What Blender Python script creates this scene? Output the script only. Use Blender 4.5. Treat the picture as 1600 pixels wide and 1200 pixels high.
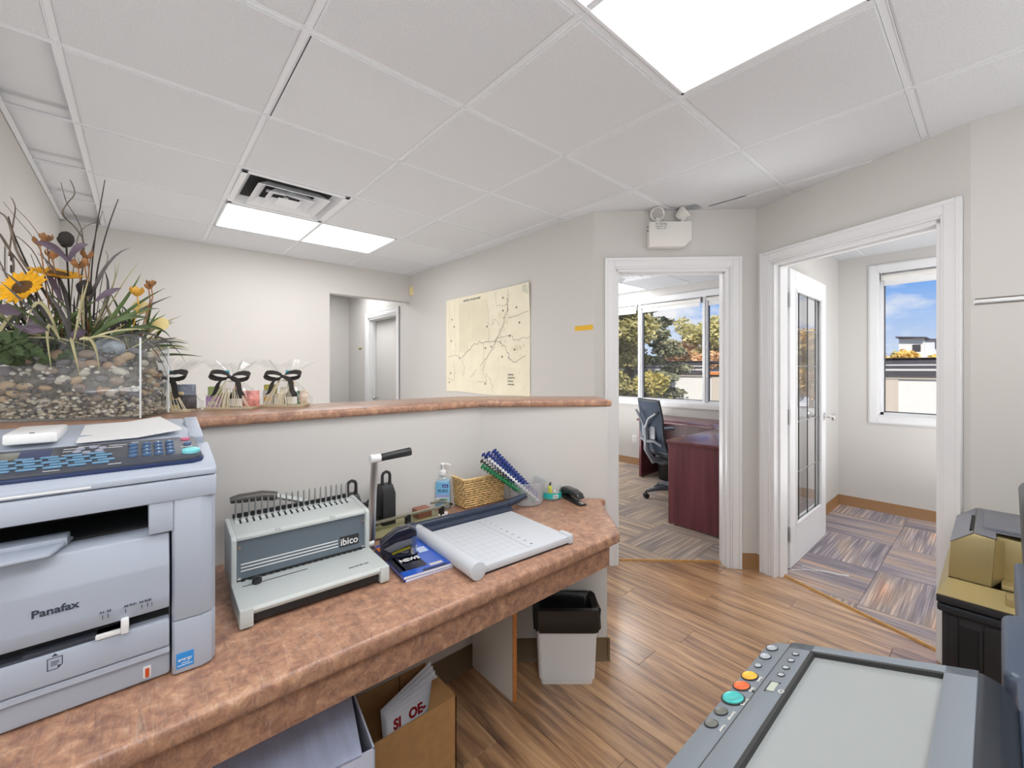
import bpy, bmesh, math, random
from mathutils import Vector, Matrix
random.seed(7)
PI = math.pi
SC = bpy.context.scene
COL = SC.collection
for o in list(bpy.data.objects):
    bpy.data.objects.remove(o)

# ------------------------------------------------------------------ camera
HE, CEIL, YAW = 1.34, 2.415, 0.7187          # eye height, ceiling height, heading
cd = bpy.data.cameras.new('camera')
cam = bpy.data.objects.new('camera', cd)
COL.objects.link(cam)
cam.location = (0, 0, HE)
cam.rotation_euler = (PI / 2, 0, -YAW)
cd.sensor_width = 36.0
cd.lens = 663.0 / 1600.0 * 36.0
cd.shift_y = -23.5 / 1600.0
cd.clip_start = 0.02
cd.clip_end = 2000
SC.camera = cam

# ------------------------------------------------------------------ world: blue sky with clouds
W = bpy.data.worlds.new('sky')
SC.world = W
W.use_nodes = True
nt = W.node_tree
nt.nodes.clear()
def wn(t, **kw):
    n = nt.nodes.new(t)
    for k, v in kw.items():
        setattr(n, k, v)
    return n
out = wn('ShaderNodeOutputWorld')
bg = wn('ShaderNodeBackground')
bg.inputs['Strength'].default_value = 0.95
tc = wn('ShaderNodeTexCoord')
sep = wn('ShaderNodeSeparateXYZ')
ramp = wn('ShaderNodeValToRGB')
e = ramp.color_ramp.elements
e[0].position = 0.0; e[0].color = (0.74, 0.84, 0.97, 1)
e[1].position = 0.55; e[1].color = (0.10, 0.27, 0.72, 1)
m = ramp.color_ramp.elements.new(0.16); m.color = (0.17, 0.42, 0.92, 1)
mp = wn('ShaderNodeMapping')
mp.inputs['Scale'].default_value = (1.0, 1.0, 2.6)
mp.inputs['Location'].default_value = (0.15, 0.35, 0.05)
nz = wn('ShaderNodeTexNoise')
nz.inputs['Scale'].default_value = 4.2
nz.inputs['Detail'].default_value = 8.0
nz.inputs['Roughness'].default_value = 0.58
cr = wn('ShaderNodeValToRGB')
cr.color_ramp.elements[0].position = 0.47
cr.color_ramp.elements[1].position = 0.62
mx = wn('ShaderNodeMixRGB')
mx.inputs['Color2'].default_value = (0.98, 0.98, 1.0, 1)
L = nt.links.new
L(tc.outputs['Generated'], sep.inputs[0])
L(sep.outputs['Z'], ramp.inputs['Fac'])
L(tc.outputs['Generated'], mp.inputs['Vector'])
L(mp.outputs['Vector'], nz.inputs['Vector'])
L(nz.outputs['Fac'], cr.inputs['Fac'])
L(cr.outputs['Color'], mx.inputs['Fac'])
L(ramp.outputs['Color'], mx.inputs['Color1'])
L(mx.outputs['Color'], bg.inputs['Color'])
L(bg.outputs['Background'], out.inputs['Surface'])

# ------------------------------------------------------------------ sun (lights the yard; the windows face away from it)
sd = bpy.data.lights.new('sun', 'SUN')
sd.energy = 5.0
sd.angle = math.radians(0.5)
sd.color = (1.0, 0.95, 0.86)
sun = bpy.data.objects.new('sun', sd)
COL.objects.link(sun)
sun.rotation_euler = Vector((0.72, 0.42, -0.62)).to_track_quat('-Z', 'Y').to_euler()

# ------------------------------------------------------------------ large soft area lights: added unseen fill lamps standing in for floor bounce
def area(name, loc, sx, sy, watts, rot=(math.pi, 0, 0)):
    ld = bpy.data.lights.new(name, 'AREA')
    ld.shape = 'RECTANGLE'; ld.size = sx; ld.size_y = sy; ld.energy = watts
    ld.color = (0.95, 0.98, 1.0)
    lo = bpy.data.objects.new(name, ld)
    COL.objects.link(lo)
    lo.location = loc
    lo.rotation_euler = rot
area('bounce_fill_lobby', (0.9, 3.15, 0.25), 2.5, 2.3, 22)
area('bounce_fill_desk', (-1.05, -0.75, 0.95), 1.4, 1.8, 56)
area('bounce_fill_near_wall', (1.75, -1.25, 0.9), 1.5, 0.8, 18)
area('bounce_fill_left_office', (3.35, 3.55, 0.25), 1.3, 1.3, 52)
area('bounce_fill_right_office', (4.1, -0.62, 0.25), 1.7, 0.8, 34)

# ------------------------------------------------------------------ exposure
SC.view_settings.view_transform = 'Standard'
SC.view_settings.look = 'None'
SC.view_settings.exposure = 0.0
SC.view_settings.gamma = 1.0
SC.view_settings.use_curve_mapping = False
LAMP = 9.0                                    # radiance of the ceiling light diffusers

# ------------------------------------------------------------------ materials
def mat(name, col, rough=0.5, metal=0.0, var=None, bump=None, spec=0.5, coat=0.0, emit=0.0, trans=0.0, sheen=0.0, rnd=0.0):
    """var=(scale, amount[, stretch]) mottles the colour, bump=(scale, strength) roughens, rnd = per-object brightness spread"""
    m = bpy.data.materials.new(name)
    m.use_nodes = True
    t = m.node_tree
    p = t.nodes['Principled BSDF']
    c = (col[0], col[1], col[2], 1)
    p.inputs['Base Color'].default_value = c
    p.inputs['Roughness'].default_value = rough
    p.inputs['Metallic'].default_value = metal
    p.inputs['Specular IOR Level'].default_value = spec
    p.inputs['Coat Weight'].default_value = coat
    p.inputs['Transmission Weight'].default_value = trans
    if emit:
        p.inputs['Emission Color'].default_value = c
        p.inputs['Emission Strength'].default_value = emit
    src = None
    if var or bump:
        co = t.nodes.new('ShaderNodeTexCoord')
        mpn = t.nodes.new('ShaderNodeMapping')
        t.links.new(co.outputs['Object'], mpn.inputs['Vector'])
    if var:
        if len(var) > 2:
            mpn.inputs['Scale'].default_value = var[2]
        n = t.nodes.new('ShaderNodeTexNoise')
        n.inputs['Scale'].default_value = var[0]
        n.inputs['Detail'].default_value = 5
        t.links.new(mpn.outputs[0], n.inputs['Vector'])
        r = t.nodes.new('ShaderNodeValToRGB')
        a = var[1]
        r.color_ramp.elements[0].position = 0.3
        r.color_ramp.elements[1].position = 0.7
        r.color_ramp.elements[0].color = (col[0] * (1 - a), col[1] * (1 - a), col[2] * (1 - a), 1)
        r.color_ramp.elements[1].color = (min(1, col[0] * (1 + a)), min(1, col[1] * (1 + a)), min(1, col[2] * (1 + a)), 1)
        t.links.new(n.outputs['Fac'], r.inputs['Fac'])
        src = r.outputs['Color']
    if rnd:
        oi = t.nodes.new('ShaderNodeObjectInfo')
        mr = t.nodes.new('ShaderNodeMapRange')
        mr.inputs['To Min'].default_value = 1 - rnd
        mr.inputs['To Max'].default_value = 1 + rnd
        t.links.new(oi.outputs['Random'], mr.inputs['Value'])
        hv = t.nodes.new('ShaderNodeHueSaturation')
        hv.inputs['Color'].default_value = c
        if src:
            t.links.new(src, hv.inputs['Color'])
        t.links.new(mr.outputs[0], hv.inputs['Value'])
        src = hv.outputs['Color']
    if src:
        t.links.new(src, p.inputs['Base Color'])
    if bump:
        n2 = t.nodes.new('ShaderNodeTexNoise')
        n2.inputs['Scale'].default_value = bump[0]
        n2.inputs['Detail'].default_value = 3
        t.links.new(mpn.outputs[0], n2.inputs['Vector'])
        b = t.nodes.new('ShaderNodeBump')
        b.inputs['Strength'].default_value = bump[1]
        b.inputs['Distance'].default_value = 0.002
        t.links.new(n2.outputs['Fac'], b.inputs['Height'])
        t.links.new(b.outputs[0], p.inputs['Normal'])
    return m

def srgb(r, g, b):
    f = lambda v: (v / 255 / 12.92) if v / 255 <= 0.04045 else ((v / 255 + 0.055) / 1.055) ** 2.4
    return (f(r), f(g), f(b))

def nodes_mat(name):
    m = bpy.data.materials.new(name)
    m.use_nodes = True
    t = m.node_tree
    return m, t, t.nodes['Principled BSDF']

def N(t, kind, **ins):
    n = t.nodes.new(kind)
    for k, v in ins.items():
        n.inputs[k.replace('_', ' ')].default_value = v
    return n

def ramp_node(t, stops):
    r = t.nodes.new('ShaderNodeValToRGB')
    el = r.color_ramp.elements
    el[0].position, el[0].color = stops[0][0], (*stops[0][1], 1)
    el[1].position, el[1].color = stops[-1][0], (*stops[-1][1], 1)
    for pz, c in stops[1:-1]:
        x = el.new(pz); x.color = (*c, 1)
    return r

def glass(name, tint=(1, 1, 1), f0=0.06, rough=0.0, haze=0.0, power=5.0):
    """thin clear sheet: see-through straight on, mirror-like at grazing angles (both sides alike)"""
    m = bpy.data.materials.new(name)
    m.use_nodes = True
    t = m.node_tree
    t.nodes.clear()
    o = t.nodes.new('ShaderNodeOutputMaterial')
    tr = t.nodes.new('ShaderNodeBsdfTransparent')
    tr.inputs['Color'].default_value = (*tint, 1)
    gl = t.nodes.new('ShaderNodeBsdfGlossy')
    gl.inputs['Roughness'].default_value = rough
    lw = t.nodes.new('ShaderNodeLayerWeight')
    lw.inputs['Blend'].default_value = 0.5
    pw = t.nodes.new('ShaderNodeMath'); pw.operation = 'POWER'; pw.inputs[1].default_value = power
    ml = t.nodes.new('ShaderNodeMath'); ml.operation = 'MULTIPLY_ADD'; ml.inputs[1].default_value = 1 - f0; ml.inputs[2].default_value = f0
    t.links.new(lw.outputs['Facing'], pw.inputs[0]); t.links.new(pw.outputs[0], ml.inputs[0])
    mxs = t.nodes.new('ShaderNodeMixShader')
    t.links.new(ml.outputs[0], mxs.inputs['Fac'])
    t.links.new(tr.outputs[0], mxs.inputs[1])
    t.links.new(gl.outputs[0], mxs.inputs[2])
    last = mxs
    if haze:
        df = t.nodes.new('ShaderNodeBsdfDiffuse')
        df.inputs['Color'].default_value = (0.8, 0.82, 0.85, 1)
        m2 = t.nodes.new('ShaderNodeMixShader')
        m2.inputs['Fac'].default_value = haze
        t.links.new(mxs.outputs[0], m2.inputs[1])
        t.links.new(df.outputs[0], m2.inputs[2])
        last = m2
    t.links.new(last.outputs[0], o.inputs['Surface'])
    return m

# wood planks: grain runs along each plank's own length (local y), tone differs plank by plank
def plank_mat():
    m, t, p = nodes_mat('vinyl_plank')
    co = t.nodes.new('ShaderNodeTexCoord')
    oi = t.nodes.new('ShaderNodeObjectInfo')
    add = t.nodes.new('ShaderNodeVectorMath'); add.operation = 'ADD'
    sc = t.nodes.new('ShaderNodeVectorMath'); sc.operation = 'SCALE'
    cmb = t.nodes.new('ShaderNodeCombineXYZ')
    for k in range(3):
        t.links.new(oi.outputs['Random'], cmb.inputs[k])
    t.links.new(cmb.outputs[0], sc.inputs[0]); sc.inputs['Scale'].default_value = 37.0
    t.links.new(co.outputs['Object'], add.inputs[0]); t.links.new(sc.outputs[0], add.inputs[1])
    mpn = t.nodes.new('ShaderNodeMapping'); mpn.inputs['Scale'].default_value = (1, 0.075, 1)
    t.links.new(add.outputs[0], mpn.inputs['Vector'])
    n1 = N(t, 'ShaderNodeTexNoise', Scale=26.0, Detail=6.0, Roughness=0.62, Distortion=0.6)
    t.links.new(mpn.outputs[0], n1.inputs['Vector'])
    r = ramp_node(t, [(0.27, srgb(98, 72, 56)), (0.42, srgb(146, 110, 82)), (0.55, srgb(182, 142, 104)), (0.72, srgb(206, 168, 128))])
    t.links.new(n1.outputs['Fac'], r.inputs['Fac'])
    mr = t.nodes.new('ShaderNodeMapRange'); mr.inputs['To Min'].default_value = 0.82; mr.inputs['To Max'].default_value = 1.12
    t.links.new(oi.outputs['Random'], mr.inputs['Value'])
    hv = t.nodes.new('ShaderNodeHueSaturation')
    t.links.new(r.outputs['Color'], hv.inputs['Color']); t.links.new(mr.outputs[0], hv.inputs['Value'])
    t.links.new(hv.outputs['Color'], p.inputs['Base Color'])
    p.inputs['Roughness'].default_value = 0.30
    p.inputs['Coat Weight'].default_value = 1.0
    p.inputs['Coat Roughness'].default_value = 0.2
    b = t.nodes.new('ShaderNodeBump'); b.inputs['Strength'].default_value = 0.15; b.inputs['Distance'].default_value = 0.001
    t.links.new(n1.outputs['Fac'], b.inputs['Height']); t.links.new(b.outputs[0], p.inputs['Normal'])
    return m

# carpet tile: fine stripes across the tile, colour drifting over it, every tile different
def carpet_mat(name, stops):
    m, t, p = nodes_mat(name)
    co = t.nodes.new('ShaderNodeTexCoord')
    oi = t.nodes.new('ShaderNodeObjectInfo')
    add = t.nodes.new('ShaderNodeVectorMath'); add.operation = 'ADD'
    sc = t.nodes.new('ShaderNodeVectorMath'); sc.operation = 'SCALE'; sc.inputs['Scale'].default_value = 53.0
    cmb = t.nodes.new('ShaderNodeCombineXYZ')
    for k in range(3):
        t.links.new(oi.outputs['Random'], cmb.inputs[k])
    t.links.new(cmb.outputs[0], sc.inputs[0])
    t.links.new(co.outputs['Object'], add.inputs[0]); t.links.new(sc.outputs[0], add.inputs[1])
    ma = t.nodes.new('ShaderNodeMapping'); ma.inputs['Scale'].default_value = (5.0, 0.8, 1)
    t.links.new(add.outputs[0], ma.inputs['Vector'])
    n1 = N(t, 'ShaderNodeTexNoise', Scale=1.6, Detail=2.0)
    t.links.new(ma.outputs[0], n1.inputs['Vector'])
    r = ramp_node(t, stops)
    t.links.new(n1.outputs['Fac'], r.inputs['Fac'])
    mb = t.nodes.new('ShaderNodeMapping'); mb.inputs['Scale'].default_value = (1.0, 0.02, 1)
    t.links.new(add.outputs[0], mb.inputs['Vector'])
    n2 = N(t, 'ShaderNodeTexNoise', Scale=95.0, Detail=1.5)
    t.links.new(mb.outputs[0], n2.inputs['Vector'])
    r2 = ramp_node(t, [(0.36, (0.72, 0.72, 0.74)), (0.52, (0.98, 0.98, 0.98)), (0.66, (1.7, 1.6, 1.45))])
    t.links.new(n2.outputs['Fac'], r2.inputs['Fac'])
    mul = t.nodes.new('ShaderNodeMixRGB'); mul.blend_type = 'MULTIPLY'; mul.inputs['Fac'].default_value = 0.85
    t.links.new(r.outputs['Color'], mul.inputs['Color1']); t.links.new(r2.outputs['Color'], mul.inputs['Color2'])
    n3 = N(t, 'ShaderNodeTexNoise', Scale=420.0, Detail=1.0)
    t.links.new(co.outputs['Object'], n3.inputs['Vector'])
    r3 = ramp_node(t, [(0.3, (0.75, 0.75, 0.75)), (0.7, (1.2, 1.2, 1.2))])
    t.links.new(n3.outputs['Fac'], r3.inputs['Fac'])
    mul2 = t.nodes.new('ShaderNodeMixRGB'); mul2.blend_type = 'MULTIPLY'; mul2.inputs['Fac'].default_value = 1.0
    t.links.new(mul.outputs['Color'], mul2.inputs['Color1']); t.links.new(r3.outputs['Color'], mul2.inputs['Color2'])
    t.links.new(mul2.outputs['Color'], p.inputs['Base Color'])
    p.inputs['Roughness'].default_value = 0.95
    p.inputs['Specular IOR Level'].default_value = 0.1
    return m

# laminate: rusty pink-brown with lighter crossing fibres and darker clouds
def laminate_mat():
    m, t, p = nodes_mat('laminate')
    co = t.nodes.new('ShaderNodeTexCoord')
    n1 = N(t, 'ShaderNodeTexNoise', Scale=34.0, Detail=8.0, Roughness=0.74, Distortion=0.6)
    t.links.new(co.outputs['Object'], n1.inputs['Vector'])
    r = ramp_node(t, [(0.28, srgb(122, 88, 78)), (0.44, srgb(158, 118, 98)), (0.57, srgb(186, 142, 114)), (0.72, srgb(216, 180, 150))])
    t.links.new(n1.outputs['Fac'], r.inputs['Fac'])
    last = r.outputs['Color']
    for rot, sc_, colr in ((0.5, (70, 9, 30), (0.50, 0.36, 0.28)), (2.0, (80, 10, 34), (0.16, 0.10, 0.09)), (1.2, (75, 8, 30), (0.52, 0.38, 0.30)), (2.7, (70, 9, 30), (0.17, 0.11, 0.10))):
        mpn = t.nodes.new('ShaderNodeMapping'); mpn.inputs['Rotation'].default_value = (0, 0, rot); mpn.inputs['Scale'].default_value = sc_
        t.links.new(co.outputs['Object'], mpn.inputs['Vector'])
        n = N(t, 'ShaderNodeTexNoise', Scale=1.6, Detail=3.0, Distortion=1.2)
        t.links.new(mpn.outputs[0], n.inputs['Vector'])
        rr = ramp_node(t, [(0.58, (0, 0, 0)), (0.72, (0.42, 0.42, 0.42))])
        t.links.new(n.outputs['Fac'], rr.inputs['Fac'])
        mxn = t.nodes.new('ShaderNodeMixRGB'); mxn.inputs['Color2'].default_value = (*colr, 1)
        t.links.new(rr.outputs['Color'], mxn.inputs['Fac']); t.links.new(last, mxn.inputs['Color1'])
        last = mxn.outputs['Color']
    t.links.new(last, p.inputs['Base Color'])
    p.inputs['Roughness'].default_value = 0.32
    b = t.nodes.new('ShaderNodeBump'); b.inputs['Strength'].default_value = 0.08; b.inputs['Distance'].default_value = 0.001
    t.links.new(n1.outputs['Fac'], b.inputs['Height']); t.links.new(b.outputs[0], p.inputs['Normal'])
    return m

MT = {}
MT['wall'] = mat('wall_paint', (0.635, 0.615, 0.59), 0.75, bump=(260, 0.12))
MT['trim'] = mat('white_trim', (0.80, 0.80, 0.81), 0.35)
MT['tile'] = mat('ceiling_tile', (0.66, 0.67, 0.69), 0.9, var=(190, 0.07), bump=(240, 0.9), rnd=0.025)
MT['grid'] = mat('ceiling_grid', (0.74, 0.75, 0.77), 0.5)
MT['light'] = mat('light_diffuser', (1, 1, 1), 0.4, emit=LAMP)
MT['plank'] = plank_mat()
MT['carpet_b'] = carpet_mat('carpet_violet', [(0.28, srgb(130, 124, 132)), (0.45, srgb(148, 140, 146)), (0.58, srgb(170, 154, 146)), (0.74, srgb(188, 152, 136))])
MT['carpet_a'] = carpet_mat('carpet_tan', [(0.3, srgb(156, 146, 142)), (0.5, srgb(174, 158, 146)), (0.7, srgb(190, 172, 152))])
MT['laminate'] = laminate_mat()
MT['base'] = mat('rubber_base', srgb(150, 112, 74), 0.45)
MT['strip'] = mat('transition_strip', srgb(190, 144, 88), 0.4, var=(30, 0.15))
MT['glass'] = glass('window_glass')
MT['doorglass'] = glass('door_glass', (0.94, 0.95, 0.96), 0.30, power=3.0)
MT['clear'] = glass('clear_plastic', (0.97, 0.98, 0.98), 0.05, haze=0.04)
MT['tank'] = glass('tank_glass', (0.97, 0.98, 0.98), 0.05, haze=0.02)
MT['milky'] = glass('milky_plastic', (0.95, 0.96, 0.97), 0.06, 0.1, 0.22)
MT['cello'] = glass('cellophane', (0.99, 0.99, 0.99), 0.05, 0.08, power=4.0)
MT['chrome'] = mat('satin_chrome', (0.72, 0.71, 0.69), 0.25, 1.0)
MT['steel'] = mat('brushed_steel', (0.55, 0.55, 0.55), 0.35, 1.0)
MT['lead'] = mat('dark_lead_came', (0.10, 0.10, 0.10), 0.45, 0.6)
MT['black'] = mat('black_plastic', (0.018, 0.018, 0.02), 0.4)
MT['blacksoft'] = mat('black_matte', (0.02, 0.02, 0.022), 0.7)
MT['bagblack'] = mat('bin_bag', (0.012, 0.012, 0.012), 0.25, bump=(35, 1.0))
MT['white'] = mat('white_plastic', (0.80, 0.80, 0.80), 0.4)
MT['whitewarm'] = mat('warm_white', (0.76, 0.74, 0.70), 0.45)
MT['paper'] = mat('paper', (0.78, 0.79, 0.84), 0.8)
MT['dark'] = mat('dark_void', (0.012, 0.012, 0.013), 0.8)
MT['mahog'] = mat('mahogany_laminate', srgb(108, 58, 64), 0.35, var=(22, 0.28, (1, 1, 0.06)))
MT['mahogtop'] = mat('mahogany_top', srgb(106, 58, 62), 0.2, var=(20, 0.2, (0.1, 1, 1)))
MT['red'] = mat('red_print', srgb(150, 20, 30), 0.6)
MT['ink'] = mat('dark_ink', srgb(60, 66, 80), 0.6)
MT['blackink'] = mat('black_ink', (0.03, 0.03, 0.03), 0.6)
# ------------------------------------------------------------------ mesh builder
class B:
    def __init__(s):
        s.bm = bmesh.new()
    def add(s, bm2, M=None):
        me = bpy.data.meshes.new('t')
        if M is not None:
            bm2.transform(M)
        bm2.to_mesh(me)
        bm2.free()
        s.bm.from_mesh(me)
        bpy.data.meshes.remove(me)
        return s
    def box(s, x0, x1, y0, y1, z0, z1, bev=0.0, seg=2, M=None):
        b = bmesh.new()
        bmesh.ops.create_cube(b, size=1)
        for v in b.verts:
            v.co = Vector(((x0 + x1) / 2 + v.co.x * (x1 - x0), (y0 + y1) / 2 + v.co.y * (y1 - y0), (z0 + z1) / 2 + v.co.z * (z1 - z0)))
        if bev > 0:
            bmesh.ops.bevel(b, geom=list(b.edges), offset=min(bev, 0.49 * min(abs(x1 - x0), abs(y1 - y0), abs(z1 - z0))), segments=seg, profile=0.5, affect='EDGES')
        return s.add(b, M)
    def prism(s, poly, z0, z1, bev=0.0, seg=2, M=None, top_only=False):
        b = bmesh.new()
        n = len(poly)
        vb = [b.verts.new((p[0], p[1], z0)) for p in poly]
        vt = [b.verts.new((p[0], p[1], z1)) for p in poly]
        b.faces.new(vb[::-1]); b.faces.new(vt)
        for i in range(n):
            j = (i + 1) % n
            b.faces.new((vb[i], vb[j], vt[j], vt[i]))
        bmesh.ops.recalc_face_normals(b, faces=list(b.faces))
        if bev > 0:
            ed = [x for x in b.edges if (not top_only) or all(abs(v.co.z - z1) < 1e-6 for v in x.verts)]
            bmesh.ops.bevel(b, geom=ed, offset=bev, segments=seg, profile=0.5, affect='EDGES')
        return s.add(b, M)
    def xz(s, poly, y0, y1, bev=0.0, M=None, seg=2):
        """polygon drawn in x,z and pushed along y"""
        R = Matrix(((1, 0, 0, 0), (0, 0, -1, 0), (0, 1, 0, 0), (0, 0, 0, 1)))
        R2 = R if M is None else M @ R
        return s.prism(poly, -y1, -y0, bev, seg, R2)
    def yz(s, poly, x0, x1, bev=0.0, M=None, seg=2):
        """polygon drawn in y,z and pushed along x"""
        R = Matrix(((0, 0, 1, 0), (1, 0, 0, 0), (0, 1, 0, 0), (0, 0, 0, 1)))
        R2 = R if M is None else M @ R
        return s.prism(poly, x0, x1, bev, seg, R2)
    def cyl(s, p0, p1, r0, r1=None, seg=16, M=None, bev=0.0):
        p0, p1 = Vector(p0), Vector(p1)
        r1 = r0 if r1 is None else r1
        d = p1 - p0
        b = bmesh.new()
        bmesh.ops.create_cone(b, cap_ends=True, segments=seg, radius1=r0, radius2=r1, depth=d.length)
        if bev > 0:
            ed = [x for x in b.edges if abs(x.verts[0].co.z - x.verts[1].co.z) < 1e-6]
            bmesh.ops.bevel(b, geom=ed, offset=bev, segments=2, profile=0.5, affect='EDGES')
        T = Matrix.Translation((p0 + p1) / 2) @ d.to_track_quat('Z', 'Y').to_matrix().to_4x4()
        return s.add(b, T if M is None else M @ T)
    def tube(s, pts, r, seg=8, M=None, flat=1.0):
        pts = [Vector(p) for p in pts]
        n = len(pts)
        rs = r if isinstance(r, (list, tuple)) else [r] * n
        b = bmesh.new()
        rings = []
        up = Vector((0, 0, 1))
        prev = None
        for i, p in enumerate(pts):
            d = (pts[min(i + 1, n - 1)] - pts[max(i - 1, 0)]).normalized()
            if prev is None:
                a = d.cross(up)
                if a.length < 1e-3:
                    a = d.cross(Vector((1, 0, 0)))
            else:
                a = prev - d * prev.dot(d)
                if a.length < 1e-5:
                    a = d.cross(up)
            a.normalize()
            prev = a.copy()
            c = d.cross(a)
            rings.append([b.verts.new(p + (a * math.cos(2 * PI * k / seg) + c * math.sin(2 * PI * k / seg) * flat) * rs[i]) for k in range(seg)])
        for i in range(n - 1):
            for k in range(seg):
                k2 = (k + 1) % seg
                b.faces.new((rings[i][k], rings[i][k2], rings[i + 1][k2], rings[i + 1][k]))
        b.faces.new(rings[0][::-1]); b.faces.new(rings[-1])
        return s.add(b, M)
    def lathe(s, prof, seg=24, M=None, sx=1.0, sy=1.0, close=True):
        b = bmesh.new()
        rings = []
        for r, z in prof:
            rings.append([b.verts.new((r * math.cos(2 * PI * k / seg) * sx, r * math.sin(2 * PI * k / seg) * sy, z)) for k in range(seg)])
        for i in range(len(rings) - 1):
            for k in range(seg):
                k2 = (k + 1) % seg
                b.faces.new((rings[i][k], rings[i][k2], rings[i + 1][k2], rings[i + 1][k]))
        if close:
            b.faces.new(rings[0][::-1]); b.faces.new(rings[-1])
        return s.add(b, M)
    def loft(s, rings, M=None, caps=True):
        b = bmesh.new()
        R = [[b.verts.new(p) for p in ring] for ring in rings]
        n = len(R[0])
        for i in range(len(R) - 1):
            for k in range(n):
                k2 = (k + 1) % n
                b.faces.new((R[i][k], R[i][k2], R[i + 1][k2], R[i + 1][k]))
        if caps:
            b.faces.new(R[0][::-1]); b.faces.new(R[-1])
        return s.add(b, M)
    def ball(s, c, rx, ry=None, rz=None, sub=2, M=None, noise=0.0):
        b = bmesh.new()
        bmesh.ops.create_icosphere(b, subdivisions=sub, radius=1)
        ry = rx if ry is None else ry
        rz = rx if rz is None else rz
        for v in b.verts:
            k = 1 + (random.uniform(-noise, noise) if noise else 0)
            v.co = Vector((v.co.x * rx * k, v.co.y * ry * k, v.co.z * rz * k))
        T = Matrix.Translation(c)
        return s.add(b, T if M is None else T @ M)
    def sheet(s, grid, thick=0.0, M=None):
        """grid[i][j] of points -> surface, optionally thickened"""
        b = bmesh.new()
        n, m = len(grid), len(grid[0])
        P = [[Vector(p) for p in row] for row in grid]
        V = [[b.verts.new(p) for p in row] for row in P]
        for i in range(n - 1):
            for j in range(m - 1):
                b.faces.new((V[i][j], V[i + 1][j], V[i + 1][j + 1], V[i][j + 1]))
        if thick:
            def nrm(i, j):
                du = P[min(i + 1, n - 1)][j] - P[max(i - 1, 0)][j]
                dv = P[i][min(j + 1, m - 1)] - P[i][max(j - 1, 0)]
                q = du.cross(dv)
                return q.normalized() if q.length > 1e-12 else Vector((0, 0, 1))
            K = [[b.verts.new(P[i][j] - nrm(i, j) * thick) for j in range(m)] for i in range(n)]
            for i in range(n - 1):
                for j in range(m - 1):
                    b.faces.new((K[i][j], K[i][j + 1], K[i + 1][j + 1], K[i + 1][j]))
            rim = [(i, 0) for i in range(n)] + [(n - 1, j) for j in range(1, m)] + [(i, m - 1) for i in range(n - 2, -1, -1)] + [(0, j) for j in range(m - 2, 0, -1)]
            for (a0, a1), (c0, c1) in zip(rim, rim[1:] + rim[:1]):
                b.faces.new((V[a0][a1], K[a0][a1], K[c0][c1], V[c0][c1]))
        return s.add(b, M)
    def raw(s, verts, faces, M=None):
        b = bmesh.new()
        V = [b.verts.new(v) for v in verts]
        for f in faces:
            b.faces.new([V[i] for i in f])
        return s.add(b, M)
    def build(s, name, m, parent=None, smooth=True, loc=None, rotz=None, fix=True, angle=38):
        if fix:
            bmesh.ops.recalc_face_normals(s.bm, faces=list(s.bm.faces))
        if smooth:
            lim = math.radians(angle)
            for f in s.bm.faces:
                f.smooth = True
            for ed in s.bm.edges:
                if len(ed.link_faces) == 2 and ed.calc_face_angle(0) > lim:
                    ed.smooth = False
        me = bpy.data.meshes.new(name)
        s.bm.to_mesh(me)
        s.bm.free()
        me.materials.append(MT[m] if isinstance(m, str) else m)
        o = bpy.data.objects.new(name, me)
        COL.objects.link(o)
        if parent:
            o.parent = parent
        if loc is not None:
            o.location = loc
        if rotz is not None:
            o.rotation_euler = (0, 0, rotz)
        return o

def tag(o, label=None, cat=None, group=None, kind=None):
    if label: o['label'] = label
    if cat: o['category'] = cat
    if group: o['group'] = group
    if kind: o['kind'] = kind
    return o

def thing(name, label, cat, loc=(0, 0, 0), rotz=0.0, group=None):
    o = bpy.data.objects.new(name, None)
    o.empty_display_size = 0.05
    COL.objects.link(o)
    o.location = loc
    o.rotation_euler = (0, 0, rotz)
    return tag(o, label, cat, group)

def inst(src, parent, loc, rot=(0, 0, 0), scale=None):
    """another copy of a part that shares its mesh"""
    c = src.copy()
    COL.objects.link(c)
    c.parent = parent
    c.location = loc
    c.rotation_euler = rot
    if scale: c.scale = scale
    return c

def dup(root, loc, rotz, label=None, group=None):
    r = root.copy(); COL.objects.link(r)
    r.location = loc; r.rotation_euler = (0, 0, rotz)
    if label: r['label'] = label
    if group: r['group'] = group
    for ch in list(root.children):
        c = ch.copy(); COL.objects.link(c); c.parent = r
        for g in list(ch.children):
            d = g.copy(); COL.objects.link(d); d.parent = c
    return r

def lettering(txt, size, m, parent, loc, M3, name='lettering', wide=1.0, bold=0.0, depth=0.0004, spacing=1.0):
    """flat letters; M3 = columns (text right, text up, face normal)"""
    cu = bpy.data.curves.new(name, 'FONT')
    cu.body = txt; cu.size = size; cu.extrude = depth; cu.offset = bold; cu.space_character = spacing
    cu.align_x = 'CENTER'; cu.align_y = 'CENTER'; cu.resolution_u = 3
    to = bpy.data.objects.new('t', cu)
    COL.objects.link(to)
    bpy.context.view_layer.update()
    me = bpy.data.meshes.new_from_object(to.evaluated_get(bpy.context.evaluated_depsgraph_get()))
    bpy.data.objects.remove(to)
    X, Y, Z = (Vector(a) for a in M3)
    R = Matrix(((X.x, Y.x, Z.x, 0), (X.y, Y.y, Z.y, 0), (X.z, Y.z, Z.z, 0), (0, 0, 0, 1))) @ Matrix.Diagonal((wide, 1, 1, 1))
    me.transform(R)
    me.name = name
    me.materials.clear(); me.materials.append(MT[m])
    o = bpy.data.objects.new(name, me)
    COL.objects.link(o)
    if parent: o.parent = parent
    o.location = loc
    return o

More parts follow.
